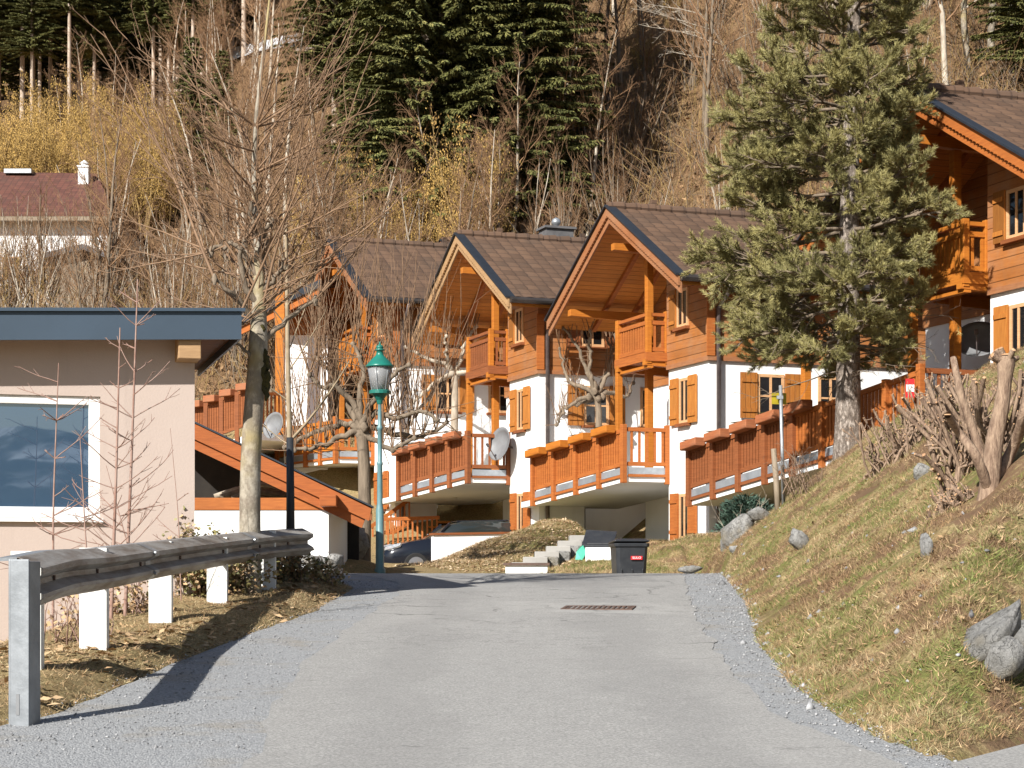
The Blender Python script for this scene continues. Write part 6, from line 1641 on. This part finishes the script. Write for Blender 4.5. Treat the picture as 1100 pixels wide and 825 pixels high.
leaf_cover('bank_leaves', 26000, (-2.4, 1.6), (36.5, 44), lambda X, Y, g: (X > -2.2 + (Y - 38) * .1) & (g.uniform(size=len(X)) < .4), 54, 'fallen brown leaves covering the bank below the white chalet wall', (.04, .085), 'leaf_pale')
leaf_cover('slope_leaves', 15000, (2.2, 8), (10, 34), lambda X, Y, g: on_bank(X, Y, g) & (vnoise(X, Y, .8, 42) > .0), 55, 'fallen leaves and bits of bark lying on the right slope', (.025, .07))
leaf_cover('verge_leaves', 4200, (-5, -2), (12, 25), lambda X, Y, g: on_verge(X, Y, g) & (vnoise(X, Y, .9, 44) > -.1), 56, 'dead leaves lying in the dry grass of the left verge')
def stones(name, n, xr, yr, test, s0, s1, seed, label, mat='rock'):
    g = np.random.default_rng(seed); X = g.uniform(*xr, n); Y = g.uniform(*yr, n); k = test(X, Y, g); X = X[k]; Y = Y[k]; n = len(X)
    base = np.array([(1, 0, 0), (0, 1, 0), (-1, 0, 0), (0, -1, 0), (0, 0, 1), (0, 0, -1)], float); s = s0 + (s1 - s0) * g.uniform(0, 1, n) ** 3
    v = base[None] * (1 + g.normal(size=(n, 6, 1)) * .25) * s[:, None, None] * g.uniform(.6, 1.2, (n, 1, 3)) * [1, 1, .7]
    a = g.uniform(0, 6.28, n); ca, sa = np.cos(a)[:, None], np.sin(a)[:, None]
    v = np.stack([v[..., 0] * ca - v[..., 1] * sa, v[..., 0] * sa + v[..., 1] * ca, v[..., 2]], -1) + np.stack([X, Y, np.where((X > edge_l(Y)) & (X < edge_r(Y)), road_z(Y), ground_z(X, Y))], -1)[:, None]
    f = np.array([(0, 1, 4), (1, 2, 4), (2, 3, 4), (3, 0, 4), (1, 0, 5), (2, 1, 5), (3, 2, 5), (0, 3, 5)])
    ff = (f[None] + (np.arange(n) * 6)[:, None, None]).reshape(-1, 3)
    return tag(link(name, np_mesh(name, v.reshape(-1, 3), [ff], [mat])), label, 'gravel', None, 'stuff')
simple('pebble', (.33, .33, .33), (.20, .20, .205), 9, .9, island=.4)
stones('loose_gravel', 26000, (1.6, 3.6), (9.6, 29.5), lambda X, Y, g: (X > ar(Y) - .05 + np.abs(g.normal(size=len(X))) * .04) & (X < edge_r(Y) + .12) & (g.uniform(size=len(X)) < .25 + .75 * sstep(X - ar(Y), .1, edge_r(Y) - ar(Y) + .05)), .004, .016, 57, 'loose grey gravel along the right edge of the road', 'pebble')
stones('edge_stones', 520, (1.8, 3.8), (9.8, 30), lambda X, Y, g: (np.abs(X - edge_r(Y) - .02) < .16), .015, .06, 58, 'pale pebbles and stones along the foot of the slope', 'pebble')
stones('verge_gravel', 15000, (-4.5, -1.3), (10.3, 26), lambda X, Y, g: (X < al(Y) + .05) & (X > edge_l(Y) - .08) & (g.uniform(size=len(X)) < .3 + .7 * sstep(al(Y) - X, .1, .8)), .004, .012, 59, 'fine loose gravel along the left edge of the road', 'pebble')
stones('slope_stones', 600, (2.4, 8), (10, 32), on_bank, .015, .06, 60, 'small pale stones scattered over the right slope', 'pebble')
# ------------------------------------------------------------------ camera and light
cam = D.cameras.new('camera'); co = link('camera', cam); S.camera = co
cam.sensor_width = 36; cam.lens = 2000 / 1100 * 36; cam.shift_y = (HY - 412.5) / 1100; cam.clip_start = .1; cam.clip_end = 2000
co.location = (0, 0, 0); co.rotation_euler = (math.pi / 2, 0, 0)
sun_dir = Vector((-.53, -.84, .66)).normalized()
l = D.lights.new('sun', 'SUN'); l.energy = 5.0; l.angle = R(.53); l.color = (1, .965, .91)
lo = link('sun', l); lo.rotation_euler = sun_dir.to_track_quat('Z', 'Y').to_euler()
w = D.worlds.new('World'); S.world = w; w.use_nodes = True
nt = w.node_tree; bg = nt.nodes.get('Background') or nt.nodes.new('ShaderNodeBackground')
sk = nt.nodes.new('ShaderNodeTexSky'); sk.sky_type = 'NISHITA'; sk.sun_disc = False
sk.sun_elevation = math.asin(sun_dir.z); sk.sun_rotation = math.atan2(sun_dir.x, sun_dir.y)
nt.links.new(sk.outputs[0], bg.inputs[0]); bg.inputs[1].default_value = .06
S.view_settings.view_transform = 'Standard'; S.view_settings.look = 'None'; S.view_settings.gamma = 1; S.view_settings.exposure = .76
S.cycles.max_bounces = 8; S.cycles.diffuse_bounces = 5; S.cycles.transparent_max_bounces = 8
S.cycles.use_denoising = True
